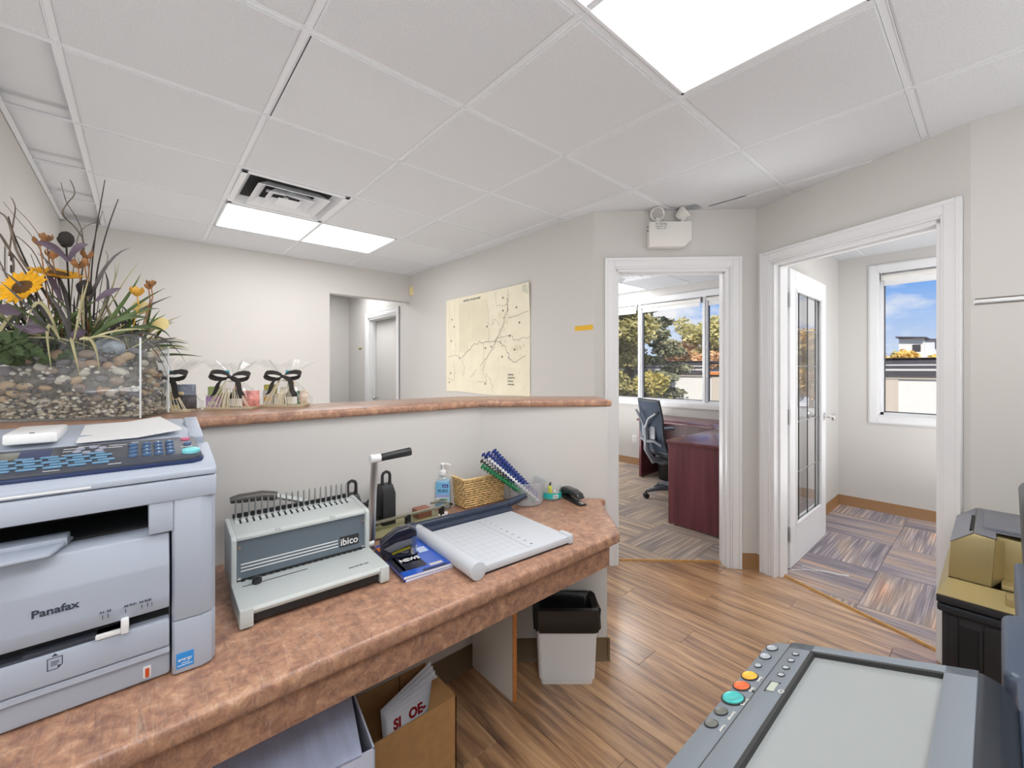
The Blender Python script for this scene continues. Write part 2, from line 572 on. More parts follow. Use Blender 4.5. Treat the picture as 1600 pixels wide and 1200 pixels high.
FRONT = ((1, 0, 0), (0, 0, 1), (0, -1, 0))     # text on a face that looks towards -y
FLAT = ((1, 0, 0), (0, 1, 0), (0, 0, 1))       # text lying face up

def struct(b, name, m, parent=None, **kw):
    o = b.build(name, m, parent, **kw)
    if parent is None: o['kind'] = 'structure'
    return o

def frame_at(p, q):
    """matrix: local x along p->q, local y to the left of it, origin p"""
    d = Vector((q[0] - p[0], q[1] - p[1], 0)); ln = d.length; d.normalize()
    return Matrix(((d.x, -d.y, 0, p[0]), (d.y, d.x, 0, p[1]), (0, 0, 1, 0), (0, 0, 0, 1))), ln

def wall_run(p, q, thick, holes=(), z0=0.0, z1=2.47):
    """wall whose visible face runs p->q, thickness to the left of that direction, holes = (s0, s1, z0, z1)"""
    M, ln = frame_at(p, q)
    b = B()
    s = 0.0
    for h in sorted(holes):
        if h[0] > s: b.box(s, h[0], 0, thick, z0, z1, M=M)
        if h[2] > z0: b.box(h[0], h[1], 0, thick, z0, h[2], M=M)
        if h[3] < z1: b.box(h[0], h[1], 0, thick, h[3], z1, M=M)
        s = h[1]
    if ln - s > 1e-3: b.box(s, ln, 0, thick, z0, z1, M=M)
    return b
# ------------------------------------------------------------------ room shell
P0, P1, P2 = (2.335, 1.815), (3.11, 1.065), (2.715, 0.075)
struct(wall_run((-0.44, 1.875), (-0.44, 4.57), 0.12), 'wall_left', 'wall')
struct(wall_run((-0.56, 4.45), (2.335, 4.45), 0.12, [(2.0, 2.895, 0, 2.11)]), 'wall_back', 'wall')
struct(wall_run((2.335, 6.37), (2.335, 1.815), 0.12, [(0.736, 1.58, 0, 2.02)]), 'wall_right', 'wall')
struct(wall_run(P0, P1, 0.115, [(0.145, 0.904, 0, 2.02)]), 'wall_diagonal', 'wall')
struct(wall_run(P1, P2, 0.115, [(0.115, 0.967, 0, 2.026)]), 'wall_doorway', 'wall')
struct(wall_run(P2, (2.735, -1.8), 0.12), 'wall_near', 'wall')
struct(wall_run((2.735, -1.8), (-1.8, -1.8), 0.12), 'wall_behind', 'wall')
struct(wall_run((-1.8, -1.92), (-1.8, 1.99), 0.12), 'wall_far', 'wall')
struct(wall_run((-1.8, 1.87), (-0.445, 1.87), 0.12), 'wall_return', 'wall')
struct(wall_run((0.5, 6.37), (2.455, 6.37), 0.12), 'wall_corridor', 'wall')
struct(wall_run((0.5, 4.57), (0.5, 6.49), 0.12), 'wall_passage', 'wall')
struct(wall_run((3.2, 1.035), (5.2, 1.035), 0.075), 'wall_partition', 'wall')
struct(wall_run((2.455, 4.42), (5.2, 4.42), 0.12), 'wall_office', 'wall')
struct(wall_run((5.2, -1.1), (2.8, -1.1), 0.12), 'wall_side', 'wall')
struct(wall_run((5.2, 4.6), (5.2, -1.3), 0.16, [(0.5, 3.13, 0.915, 2.235), (3.87, 4.85, 0.905, 2.24)], z0=-0.3), 'wall_window', 'wall')
b = B(); b.box(-2.0, 5.45, -2.0, 6.6, 2.47, 2.62)
ceiling = struct(b, 'ceiling', 'grid')
b = B(); b.box(-2.0, 5.36, -2.0, 6.6, -0.3, -0.006)
floor_ = struct(b, 'floor', mat('subfloor', srgb(58, 42, 34), 0.6))

def clip(poly, halfplanes):
    """convex polygon cut by half planes (nx, ny, c): keep nx*x + ny*y >= c"""
    for nx, ny, c in halfplanes:
        res = []
        for i in range(len(poly)):
            a, d = poly[i], poly[(i + 1) % len(poly)]
            fa, fd = nx * a[0] + ny * a[1] - c, nx * d[0] + ny * d[1] - c
            if fa >= 0: res.append(a)
            if (fa >= 0) != (fd >= 0):
                k = fa / (fa - fd)
                res.append((a[0] + (d[0] - a[0]) * k, a[1] + (d[1] - a[1]) * k))
        poly = res
        if len(poly) < 3: return []
    return poly

# vinyl planks, laid along y
pk = None
W_, LEN = 0.1463, 1.22
row = 0
x = 1.696 - 24 * W_
while x < 3.15:
    off = (row * 0.437) % LEN
    if row == 24: off = (1.069 + 1.8) % LEN
    if row == 23: off = (0.45 + 1.8) % LEN
    y = -1.8 - LEN + off
    while y < 4.4:
        y0, y1 = max(y, -1.8), min(y + LEN, 4.45)
        vis = y1 - y0 > 0.02 and not (x < -0.5 and y0 > 1.5) and not (x > 2.3 and y0 > 2.0)
        if vis:
            if abs(y1 - y0 - LEN) < 1e-4:
                if pk is None:
                    q = B(); q.box(0.0006, W_ - 0.0006, 0.0006, LEN - 0.0006, -0.005, 0, 0.0009, 1)
                    pk = q.build('plank', 'plank', floor_, smooth=False, loc=(x, y0, 0))
                else:
                    inst(pk, floor_, (x, y0, 0))
            else:
                q = B(); q.box(0.0006, W_ - 0.0006, 0.0006, y1 - y0 - 0.0006, -0.005, 0, 0.0009, 1)
                q.build('plank', 'plank', floor_, smooth=False, loc=(x, y0, 0))
        y += LEN
    x += W_
    row += 1

# carpet tiles, quarter turned
def unit(a, c):
    d = math.hypot(a, c); return a / d, c / d
nA = unit(0.75, 0.775); cA = nA[0] * P0[0] + nA[1] * P0[1] + 0.085
nB = unit(0.99, -0.395); cB = nB[0] * P2[0] + nB[1] * P2[1] + 0.085
def carpet(name, m, x0, y0, nx, ny, s, hp, turn=0):
    b = B(); 
    sq = clip([(2.3, -1.2), (5.25, -1.2), (5.25, 4.5), (2.3, 4.5)], hp)
    b.prism(sq, -0.004, 0.0006)
    fl = b.build(name, 'blacksoft', None, smooth=False); fl['kind'] = 'structure'
    for i in range(nx):
        for j in range(ny):
            ax, ay = x0 + i * s, y0 + j * s
            g = 0.0012
            poly = clip([(ax + g, ay + g), (ax + s - g, ay + g), (ax + s - g, ay + s - g), (ax + g, ay + s - g)], hp)
            if not poly: continue
            cx, cy = ax + s / 2, ay + s / 2
            rz = PI / 2 if (i + j + turn) % 2 else 0
            loc = [(p[0] - cx, p[1] - cy) for p in poly]
            if rz: loc = [(p[1], -p[0]) for p in loc]
            q = B(); q.prism(loc, 0.0006, 0.0065)
            q.build('carpet_tile', m, fl, smooth=False, loc=(cx, cy, 0), rotz=rz)
hpA = [(nA[0], nA[1], cA), (0, 1, 1.105), (-1, 0, -5.2), (0, -1, -4.42), (1, 0, 2.455)]
hpB = [(nB[0], nB[1], cB), (0, -1, -1.035), (-1, 0, -5.2), (0, 1, -1.1)]
carpet('floor', 'carpet_b', 2.46, -1.28, 5, 4, 0.60, hpB, 0)
carpet('floor', 'carpet_a', 2.30, 0.9, 6, 7, 0.50, hpA, 1)

# door thresholds
def strip_on(p, q, s0, s1, off, n):
    M, ln = frame_at(p, q)
    b = B(); b.xz([(s0, 0), (s1, 0), (s1, 0.004), (s0, 0.004)], off - 0.016, off + 0.016, M=M)
    b.box(s0, s1, off - 0.009, off + 0.009, 0.003, 0.0095, 0.003, M=M)
    return struct(b, 'trim_%d' % n, 'strip')
strip_on(P0, P1, 0.145, 0.904, 0.085, 1)
strip_on(P1, P2, 0.115, 0.967, 0.085, 2)

# ------------------------------------------------------------------ door casings and jambs (profiled)
def casing(p, q, thick, s0, s1, zt, n, both=True, w=0.075):
    M, ln = frame_at(p, q)
    b = B()
    for side in ((0, -1),) + (((thick, 1),) if both else ()):
        y0, sg = side
        for (a0, a1, d) in ((0, w, 0.012), (0.012, w - 0.008, 0.017), (w - 0.02, w, 0.021)):
            ya, yb = sorted((y0, y0 + sg * d))
            b.box(s0 - a1, s0 - a0, ya, yb, 0, zt + a1, 0.0025, 1, M=M)
            b.box(s1 + a0, s1 + a1, ya, yb, 0, zt + a1, 0.0025, 1, M=M)
            b.box(s0 - a0, s1 + a0, ya, yb, zt + a0, zt + a1, 0.0025, 1, M=M)
    j = 0.018
    b.box(s0 - 0.002, s0 + j, -0.002, thick + 0.002, 0, zt, M=M)
    b.box(s1 - j, s1 + 0.002, -0.002, thick + 0.002, 0, zt, M=M)
    b.box(s0, s1, -0.002, thick + 0.002, zt - j, zt + 0.002, M=M)
    for a0, a1 in ((s0 + j, s0 + j + 0.011), (s1 - j - 0.011, s1 - j)):
        b.box(a0, a1, 0.04, 0.075, 0, zt - j, M=M)
    b.box(s0 + j, s1 - j, 0.04, 0.075, zt - j - 0.011, zt - j, M=M)
    return struct(b, 'trim_%d' % n, 'trim')
casing(P0, P1, 0.115, 0.145, 0.904, 2.02, 3)
casing(P1, P2, 0.115, 0.115, 0.967, 2.026, 4)
casing((2.335, 6.37), (2.335, 1.815), 0.12, 0.736, 1.58, 2.02, 5)
# plain flush door closing the corridor doorway
b = B(); b.box(2.435, 2.47, 4.81, 5.615, 0.01, 2.0, 0.002)
dr = struct(b, 'door_2', 'wall')
b = B(); b.cyl((2.436, 5.55, 0.95), (2.39, 5.55, 0.95), 0.012); b.ball((2.38, 5.55, 0.95), 0.026)
b.build('door_knob', 'chrome', dr)
# a latch plate shows on the jamb
b = B(); b.box(2.372, 2.40, 5.609, 5.617, 1.0, 1.06)
b.build('strike_plate', 'chrome', dr)

# ------------------------------------------------------------------ rubber baseboards
def baseboard(p, q, s0, s1, name):
    M, ln = frame_at(p, q)
    b = B()
    b.yz([(0, 0), (-0.014, 0), (-0.012, 0.006), (-0.006, 0.014), (-0.005, 0.098), (-0.003, 0.102), (0, 0.102)], s0, s1, M=M)
    return struct(b, name, 'base')
baseboard(P0, P1, 0.0, 0.068, 'baseboard_diagonal')
baseboard(P0, P1, 0.981, 1.078, 'baseboard_corner')
baseboard(P1, P2, 0.0, 0.04, 'baseboard_doorway')
baseboard((3.2, 1.035), (5.2, 1.035), 0.02, 2.0, 'baseboard_partition')
baseboard((5.2, 1.035), (5.2, -1.1), 0, 2.13, 'baseboard_window')
baseboard((5.2, 4.42), (5.2, 1.11), 0, 3.3, 'baseboard_office')
baseboard((2.335, 4.45), (2.335, 1.815), 0, 2.63, 'baseboard_right')
baseboard((-0.44, 4.45), (1.44, 4.45), 0, 1.88, 'baseboard_back')
baseboard(P2, (2.735, -1.8), 0.03, 1.8, 'baseboard_near')

# ------------------------------------------------------------------ windows in the outer wall (x = 5.2)
def window(n, ya, yb, za, zb, mull):
    """ya > yb; frame, casing, glass panes, all at the outer wall"""
    X = 5.2
    b = B()
    w = 0.075
    for a0, a1, d in ((0, w, 0.012), (0.01, w - 0.01, 0.017)):
        b.box(X - d, X, ya + a0, ya + a1, za - a1, zb + a1, 0.002, 1)
        b.box(X - d, X, yb - a1, yb - a0, za - a1, zb + a1, 0.002, 1)
        b.box(X - d, X, yb - a0, ya + a0, zb + a0, zb + a1, 0.002, 1)
        b.box(X - d, X, yb - a0, ya + a0, za - a1, za - a0, 0.002, 1)
    # reveal lining
    b.box(X - 0.002, X + 0.10, ya - 0.006, ya + 0.004, za, zb)
    b.box(X - 0.002, X + 0.10, yb - 0.004, yb + 0.006, za, zb)
    b.box(X - 0.002, X + 0.10, yb, ya, zb - 0.006, zb + 0.004)
    b.box(X - 0.002, X + 0.10, yb, ya, za - 0.004, za + 0.006)
    root = struct(b, 'window_%d' % n, 'trim')
    b = B()
    f = 0.028
    x0, x1 = X + 0.06, X + 0.11
    b.box(x0, x1, ya - f, ya, za, zb); b.box(x0, x1, yb, yb + f, za, zb)
    b.box(x0, x1, yb, ya, za, za + f); b.box(x0, x1, yb, ya, zb - f, zb)
    b.build('window_frame', 'trim', root, smooth=False)
    edges = [ya] + mull + [yb]
    for m_ in mull:
        b = B(); b.box(X + 0.035, x1, m_ - 0.030, m_ + 0.030, za, zb, 0.003, 1); b.box(X + 0.02, X + 0.05, m_ - 0.012, m_ + 0.012, za, zb, 0.003, 1)
        b.build('mullion', 'trim', root, smooth=False)
    for k in range(len(edges) - 1):
        b = B(); b.raw([(X + 0.09, edges[k] - 0.02, za + 0.02), (X + 0.09, edges[k + 1] + 0.02, za + 0.02), (X + 0.09, edges[k + 1] + 0.02, zb - 0.02), (X + 0.09, edges[k] - 0.02, zb - 0.02)], [(0, 1, 2, 3)])
        b.build('pane', 'glass', root, smooth=False)
        a, c = edges[k] - (0.03 if k else f), edges[k + 1] + (0.03 if k < len(edges) - 2 else f)
        b = B()
        for (u0, u1, v0, v1) in ((c, a, za + f, za + f + 0.008), (c, a, zb - f - 0.008, zb - f), (a - 0.008, a, za + f, zb - f), (c, c + 0.008, za + f, zb - f)):
            b.box(X + 0.082, X + 0.098, u0, u1, v0, v1)
        b.build('gasket', 'lead', root, smooth=False)
    return root
window(1, 4.10, 1.47, 0.915, 2.235, [3.28, 2.375])
window(2, 0.73, -0.25, 0.905, 2.24, [])

# rolled up blinds in the window heads
def blind(y0, y1, label):
    t = thing('roller_blind', label, 'blind', (5.2, (y0 + y1) / 2, 2.16), 0, 'roller blinds in the office windows')
    h = abs(y1 - y0) / 2 - 0.01
    b = B(); b.cyl((0.02, -h, 0.035), (0.02, h, 0.035), 0.026, seg=16)
    b.build('fabric_roll', 'whitewarm', t)
    b = B(); b.box(0.02, 0.024, -h + 0.01, h - 0.01, -0.035, 0.03); b.cyl((0.022, -h + 0.01, -0.038), (0.022, h - 0.01, -0.038), 0.006, seg=8)
    b.build('hem_bar', 'trim', t)
    for sg in (-1, 1):
        b = B(); b.box(-0.006, 0.05, sg * h - 0.006 + sg * 0.006, sg * h + 0.006 + sg * 0.006, 0.0, 0.073, 0.003)
        b.build('bracket', 'steel', t)
    b = B(); b.tube([(0.0, h - 0.004, 0.03), (-0.004, h - 0.004, -0.4), (-0.004, h - 0.004, -0.9)], 0.0018, 6); b.tube([(0.0, h + 0.001, 0.03), (-0.006, h + 0.001, -0.4), (-0.004, h - 0.004, -0.9)], 0.0018, 6); b.ball((-0.004, h - 0.004, -0.91), 0.008, 0.008, 0.014, 1)
    b.build('pull_chain', 'white', t)
blind(4.08, 3.31, 'white rolled blind over the left pane with the spruce behind it')
blind(3.25, 2.41, 'white rolled blind over the middle pane above the black office chair')
blind(2.34, 1.49, 'white rolled blind over the right pane with the autumn maple behind it')
blind(0.715, -0.235, 'white rolled blind at the top of the single window in the right office')

# ------------------------------------------------------------------ suspended ceiling
GX, GY, S = 0.398, 2.661, 0.6096
fix_cells = {}
def cells_of(x, y):
    return (round((x - GX) / S), round((y - GY) / S))
LIGHTS = [(0.398, GY + S, 'lit fluorescent panel in the ceiling beside the square air vent'),
          (0.398, GY - 4 * S, 'lit fluorescent panel cut by the top edge, nearest overhead'),
          (-0.8212, GY - 6 * S, 'lit fluorescent panel behind the photographer'),
          (3.446, GY - 5 * S, 'lit fluorescent panel in the right office ceiling'),
          (1.0076, GY + 4 * S, 'lit fluorescent panel in the corridor ceiling')]
busy = set()
for lx, ly, lb in LIGHTS:
    i, j = cells_of(lx, ly)
    busy |= {(i, j), (i + 1, j)}
busy.add(cells_of(0.398, GY))
tl = None
def tile_mesh(sx=S, sy=S):
    q = B()
    g, lip, dz = 0.0135, 0.006, 0.009
    q.loft([[(g, g, dz), (sx - g, g, dz), (sx - g, sy - g, dz), (g, sy - g, dz)],
            [(g, g, 0.003), (sx - g, g, 0.003), (sx - g, sy - g, 0.003), (g, sy - g, 0.003)],
            [(g + lip, g + lip, 0), (sx - g - lip, g + lip, 0), (sx - g - lip, sy - g - lip, 0), (g + lip, sy - g - lip, 0)]])
    return q
def in_room(cx, cy):
    if cx < -0.5 and cy > 1.9: return False
    if cy > 4.6 and not (0.3 < cx < 2.5): return False
    return -1.9 < cx < 5.3 and -1.9 < cy < 6.4
for i in range(-4, 8):
    for j in range(-8, 7):
        cx, cy = GX + (i + .5) * S, GY + (j + .5) * S
        if (i, j) in busy or not in_room(cx, cy): continue
        if cx > 2.6 and cy > 1.2: continue                      # left office has its own layout
        if tl is None:
            tl = tile_mesh().build('ceiling_tile', 'tile', ceiling, smooth=False, loc=(GX + i * S, GY + j * S, CEIL))
        else:
            inst(tl, ceiling, (GX + i * S, GY + j * S, CEIL))
AX, AY = 3.30, 3.10
abusy = {(1, -1), (1, 0), (2, 0)}
for i in range(-2, 4):
    for j in range(-4, 3):
        cx, cy = AX + (i + .5) * S, AY + (j + .5) * S
        if (i, j) in abusy or cx < 2.62 or cx > 5.5 or cy < 1.0 or (cx + cy < 4.2): continue
        inst(tl, ceiling, (AX + i * S, AY + j * S, CEIL))
def runner(x0, x1, y0, y1, drop=0.0):
    q = B()
    q.box(x0, x1, y0, y1, CEIL + 0.006 + drop, CEIL + 0.012 + drop)
    along_y = (y1 - y0) > (x1 - x0)
    for sgn in (-1, 1):
        if along_y:
            c = (x0 + x1) / 2 + sgn * 0.0105; q.box(c - 0.0018, c + 0.0018, y0, y1, CEIL + 0.003 + drop, CEIL + 0.008)
        else:
            c = (y0 + y1) / 2 + sgn * 0.0105; q.box(x0, x1, c - 0.0018, c + 0.0018, CEIL + 0.003 + drop, CEIL + 0.008)
    q.build('grid_runner', 'grid', ceiling, smooth=False)
for i in range(-4, 6):
    xx = GX + i * S
    top = 6.4 if 0.3 < xx < 2.5 else (4.45 if xx > -0.5 else 1.86)
    if xx > 2.5: top = 1.03
    runner(xx - 0.0135, xx + 0.0135, -1.8, top)
for i in range(6, 8):
    xx = GX + i * S
    runner(xx - 0.0135, xx + 0.0135, -1.1, 1.03)
for j in range(-8, 7):
    yy = GY + j * S
    xr = 2.34 if yy > 1.9 else 5.2
    if 1.0 < yy < 1.9: xr = 3.0
    if yy < -1.1: xr = 2.73
    xl = 0.5 if yy > 4.45 else (-0.44 if yy > 1.86 else -1.8)
    runner(xl, xr, yy - 0.0130, yy + 0.0130, 0.0004)
for i in range(-1, 4):
    runner(AX + i * S - 0.0135, AX + i * S + 0.0135, 1.11, 4.42)
for j in range(-3, 3):
    runner(2.46, 5.2, AY + j * S - 0.013, AY + j * S + 0.013, 0.0004)
# slim dark shadow line where the ceiling meets the walls is left to the real gap; wall angles:
def wall_angle(p, q, n):
    M, ln = frame_at(p, q)
    b = B(); b.box(0, ln, -0.022, 0.0, CEIL + 0.002, CEIL + 0.005, M=M); b.box(0, ln, -0.002, 0.0, CEIL + 0.002, CEIL + 0.024, M=M)
    struct(b, 'trim_%d' % n, 'grid')
wall_angle((-0.44, 1.9), (-0.44, 4.45), 6)
wall_angle((-0.44, 4.45), (2.335, 4.45), 7)
wall_angle((2.335, 4.45), P0, 8)
wall_angle(P0, P1, 9)
wall_angle(P1, P2, 10)
wall_angle(P2, (2.735, -1.8), 11)
wall_angle((5.2, 4.42), (5.2, 1.12), 12)
wall_angle((5.2, 1.03), (5.2, -1.1), 13)

def ceiling_light(x, y, label):
    t = thing('ceiling_light', label, 'light', (x + S, y + S / 2, CEIL), 0, 'recessed fluorescent ceiling panels')
    L2, W2 = 2 * S - 0.03, S - 0.03
    b = B()
    for (u0, u1, v0, v1) in ((-L2 / 2, L2 / 2, -W2 / 2, -W2 / 2 + 0.014), (-L2 / 2, L2 / 2, W2 / 2 - 0.014, W2 / 2), (-L2 / 2, -L2 / 2 + 0.014, -W2 / 2, W2 / 2), (L2 / 2 - 0.014, L2 / 2, -W2 / 2, W2 / 2)):
        b.box(u0, u1, v0, v1, 0.0, 0.03, 0.002, 1)
    b.build('frame', 'grid', t, smooth=False)
    b = B(); b.box(-L2 / 2 + 0.013, L2 / 2 - 0.013, -W2 / 2 + 0.013, W2 / 2 - 0.013, 0.007, 0.013)
    b.build('diffuser', 'light', t, smooth=False)
    return t
for lx, ly, lb in LIGHTS:
    ceiling_light(lx, ly, lb)
ceiling_light(AX + S, AY, 'lit fluorescent panel in the left office ceiling by its window')

def air_vent(cx, cy, label):
    t = thing('air_vent', label, 'vent', (cx, cy, CEIL), 0, 'square ceiling air diffusers')
    h = S / 2 - 0.014
    b = B()
    for (u0, u1, v0, v1) in ((-h, h, -h, -h + 0.03), (-h, h, h - 0.03, h), (-h, -h + 0.03, -h, h), (h - 0.03, h, -h, h)):
        b.box(u0, u1, v0, v1, -0.003, 0.008, 0.002, 1)
    b.build('frame', 'grid', t, smooth=False)
    b = B(); b.box(-h + 0.02, h - 0.02, -h + 0.02, h - 0.02, 0.045, 0.05)
    b.build('duct_opening', 'dark', t, smooth=False)
    def sq(r, z): return [(-r, -r, z), (r, -r, z), (r, r, z), (-r, r, z)]
    for k, (ro, ri, z0, z1) in enumerate(((h - 0.028, h - 0.062, 0.0, 0.043), (0.200, 0.138, -0.016, 0.026), (0.128, 0.078, -0.020, 0.022))):
        b = B(); b.loft([sq(ro, z0), sq(ro - 0.003, z0 - 0.003), sq(ri, z1), sq(ri + 0.004, z1 + 0.003), sq(ro, z0)], caps=False)
        b.build('cone', 'grid', t, smooth=False)
    b = B(); b.loft([sq(0.066, -0.022), sq(0.064, -0.025), sq(0.04, -0.012)])
    b.box(-0.012, 0.012, -0.12, 0.12, 0.02, 0.03); b.box(-0.12, 0.12, -0.012, 0.012, 0.02, 0.03)
    b.build('centre_plate', 'grid', t, smooth=False)
air_vent(0.398 + S / 2, GY + S / 2, 'square white air vent beside the long light panel in the front ceiling')
air_vent(AX + 1.5 * S, AY - 0.5 * S, 'square white air vent seen through the left office doorway')

# one tile hangs a little short of its runner: open slot beside it
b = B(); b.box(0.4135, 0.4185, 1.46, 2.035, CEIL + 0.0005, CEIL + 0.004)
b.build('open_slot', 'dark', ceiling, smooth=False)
# ------------------------------------------------------------------ french door in the right office
b = B()
X0, X1, Y0, Y1 = 3.245, 4.14, 0.905, 0.940
gl0, gl1, gz0, gz1 = X0 + 0.125, X1 - 0.125, 0.27, 1.885
b.box(X0, gl0, Y0, Y1, 0.012, 2.012, 0.002, 1); b.box(gl1, X1, Y0, Y1, 0.012, 2.012, 0.002, 1)
b.box(gl0, gl1, Y0, Y1, 0.012, gz0, 0.0); b.box(gl0, gl1, Y0, Y1, gz1, 2.012, 0.0)
door = struct(b, 'door_1', 'trim')
b = B()
for yy, sg in ((Y0, -1), (Y1, 1)):
    for (u0, u1, v0, v1) in ((gl0 - 0.004, gl0 + 0.016, gz0, gz1), (gl1 - 0.016, gl1 + 0.004, gz0, gz1), (gl0, gl1, gz0 - 0.004, gz0 + 0.016), (gl0, gl1, gz1 - 0.016, gz1 + 0.004)):
        ya, yb = sorted((yy - sg * 0.012, yy + sg * 0.006))
        b.box(u0, u1, ya, yb, v0, v1, 0.004, 2)
b.build('glazing_bead', 'trim', door)
b = B(); b.raw([(gl0, 0.9225, gz0), (gl1, 0.9225, gz0), (gl1, 0.9225, gz1), (gl0, 0.9225, gz1)], [(0, 1, 2, 3)])
b.build('pane', 'doorglass', door, smooth=False)
for k in (1, 2, 3):
    xx = gl0 + (gl1 - gl0) * (0.20, 0.52, 0.84)[k - 1]
    b = B(); b.box(xx - 0.004, xx + 0.004, 0.9195, 0.9255, gz0, gz1)
    b.build('glazing_bar', 'lead', door, smooth=False)
for zz in (0.62, 0.97, 1.36, 1.62):
    b = B(); b.box(gl0, gl1, 0.9200, 0.9250, zz - 0.0035, zz + 0.0035)
    b.build('glazing_bar', 'steel', door, smooth=False)
for sg, yy in ((-1, Y0), (1, Y1)):
    b = B(); b.lathe([(0.031, 0), (0.031, 0.006), (0.012, 0.012), (0.011, 0.034), (0.022, 0.042), (0.029, 0.056), (0.026, 0.070), (0.014, 0.076)], 20, M=Matrix.Translation((X1 - 0.065, yy, 0.965)) @ Matrix.Rotation(PI / 2 if sg < 0 else -PI / 2, 4, 'X'))
    b.build('door_knob', 'chrome', door)
b = B(); b.box(X1 - 0.001, X1 + 0.002, 0.91, 0.935, 0.92, 1.0); b.build('latch_plate', 'chrome', door)
for zz in (0.24, 1.02, 1.80):
    b = B()
    b.cyl((3.222, 0.925, zz - 0.05), (3.222, 0.925, zz + 0.05), 0.0075, seg=10)
    b.cyl((3.222, 0.925, zz + 0.05), (3.222, 0.925, zz + 0.06), 0.006, 0.002, seg=10)
    b.box(3.222, 3.2465, 0.902, 0.9045, zz - 0.05, zz + 0.05, 0.001, 1)
    b.box(3.243, 3.2455, 0.903, 0.938, zz - 0.05, zz + 0.05, 0.001, 1)
    b.box(3.185, 3.222, 0.930, 0.934, zz - 0.05, zz + 0.05, 0.001, 1)
    for q in (-0.03, 0, 0.03):
        b.cyl((3.2435, 0.915, zz + q), (3.2415, 0.915, zz + q), 0.004, seg=8); b.cyl((3.2435, 0.930, zz + q), (3.2415, 0.930, zz + q), 0.004, seg=8)
    b.build('hinge', 'steel', door)

# white loop of cord lying on the carpet by the door
b = B()
pts = [(3.36, 0.87, 0.009), (3.37, 0.80, 0.009), (3.40, 0.72, 0.009), (3.415, 0.66, 0.009), (3.44, 0.63, 0.009), (3.425, 0.625, 0.009), (3.40, 0.67, 0.009), (3.375, 0.75, 0.009), (3.33, 0.83, 0.009), (3.24, 0.90, 0.009)]
b.tube(pts, 0.0022, 6)
tag(b.build('cord', 'white'), 'thin white loop of cord on the violet carpet beside the open glass door', 'cord')

# ------------------------------------------------------------------ reception pony wall, ledge, worktop
b = B()
b.prism([(-1.8, 1.56), (1.175, 1.56), (1.62, 1.185), (1.70, 1.275), (1.225, 1.68), (-1.8, 1.68)], 0, 1.166)
struct(b, 'wall_counter', 'wall')
b = B()
prof = [(-0.014, 0), (-0.012, 0.006), (-0.006, 0.014), (-0.005, 0.102), (0.0, 0.102), (0, 0)]
M, ln = frame_at((-1.8, 1.56), (1.175, 1.56)); b.yz(prof, 0, ln - 0.004, M=M)
M, ln = frame_at((1.175, 1.56), (1.62, 1.185)); b.yz(prof, 0, ln + 0.012, M=M)
M, ln = frame_at((1.62, 1.185), (1.70, 1.275)); b.yz(prof, -0.012, ln, M=M)
struct(b, 'baseboard_counter', mat('dark_base', srgb(112, 92, 66), 0.5))
b = B()
ledge = [(-1.8, 1.536), (1.153, 1.536), (1.634, 1.167), (1.80, 1.38), (1.265, 1.86), (-1.8, 1.86)]
b.prism(ledge, 1.166, 1.197, 0.010, 3)
lg = tag(b.build('counter_ledge', 'laminate'), 'narrow upper ledge of rusty pink laminate on the pony wall, carrying the glass planter', 'ledge')

t = thing('worktop', 'deep rusty pink laminate worktop along the pony wall holding the office machines', 'counter', (0, 0.9, 0))
def wp(p): return (p[0], p[1] - 0.9)
b = B()
b.prism([wp(p) for p in [(-1.8, 0.90), (1.300, 0.90), (1.322, 0.908), (1.572, 1.19), (1.610, 1.180), (1.170, 1.553), (-1.8, 1.553)]], 0.706, 0.75, 0.013, 4)
b.build('counter_top', 'laminate', t)
b = B()
b.box(-1.8, 1.285, 0.030, 0.048, 0.622, 0.708, 0.002, 1)
b.prism([wp(p) for p in [(1.285, 0.93), (1.27, 0.948), (1.53, 1.24), (1.545, 1.227)]], 0.622, 0.708)
b.build('apron', 'laminate', t)
b = B(); b.box(1.122, 1.140, 0.378, 0.652, 0.002, 0.706)
pn = b.build('support_panel', 'whitewarm', t, smooth=False)
pn['label'] = 'white support panel with a worn orange chipboard edge'
b = B(); b.box(1.1215, 1.1405, 0.3745, 0.3782, 0.002, 0.706)
b.build('chipboard_edge', mat('chipboard', srgb(196, 124, 62), 0.8, var=(160, 0.35), bump=(300, 0.8)), pn, smooth=False)

# ------------------------------------------------------------------ wall mounted things
Md, _ = frame_at(P0, P1)
Rd = Matrix(Md); Rd.translation = (0, 0, 0)
dx, dn = Vector((Md[0][0], Md[1][0], 0)), Vector((-Md[0][1], -Md[1][1], 0))   # along the wall, out of the wall
def ondiag(s, off, z): return Vector((P0[0], P0[1], 0)) + dx * s + dn * off + Vector((0, 0, z))
t = thing('emergency_light', 'white emergency light box with two round lamps above the left office door', 'light', ondiag(0.49, 0.002, 2.150), math.atan2(dx.y, dx.x))
b = B(); b.xz([(-0.138, 0), (0.095, 0), (0.138, 0.045), (0.138, 0.165), (-0.138, 0.165)], -0.075, 0.0, 0.004)
bx = b.build('housing', 'whitewarm', t)
lettering('H  Dumac', 0.018, 'ink', bx, (-0.06, -0.0756, 0.150), FRONT, 'printed_label')
lettering('EMERGENCY LIGHT', 0.009, 'ink', bx, (-0.06, -0.0756, 0.133), FRONT, 'printed_label')
lettering('PRESS  TO  TEST', 0.009, 'ink', bx, (-0.06, -0.0756, 0.118), FRONT, 'printed_label')
b = B()
for q in (0.14, 0.115): b.cyl((-0.1385, -0.04, q), (-0.1415, -0.04, q), 0.006, seg=10)
b.build('indicator', 'blackink', bx)
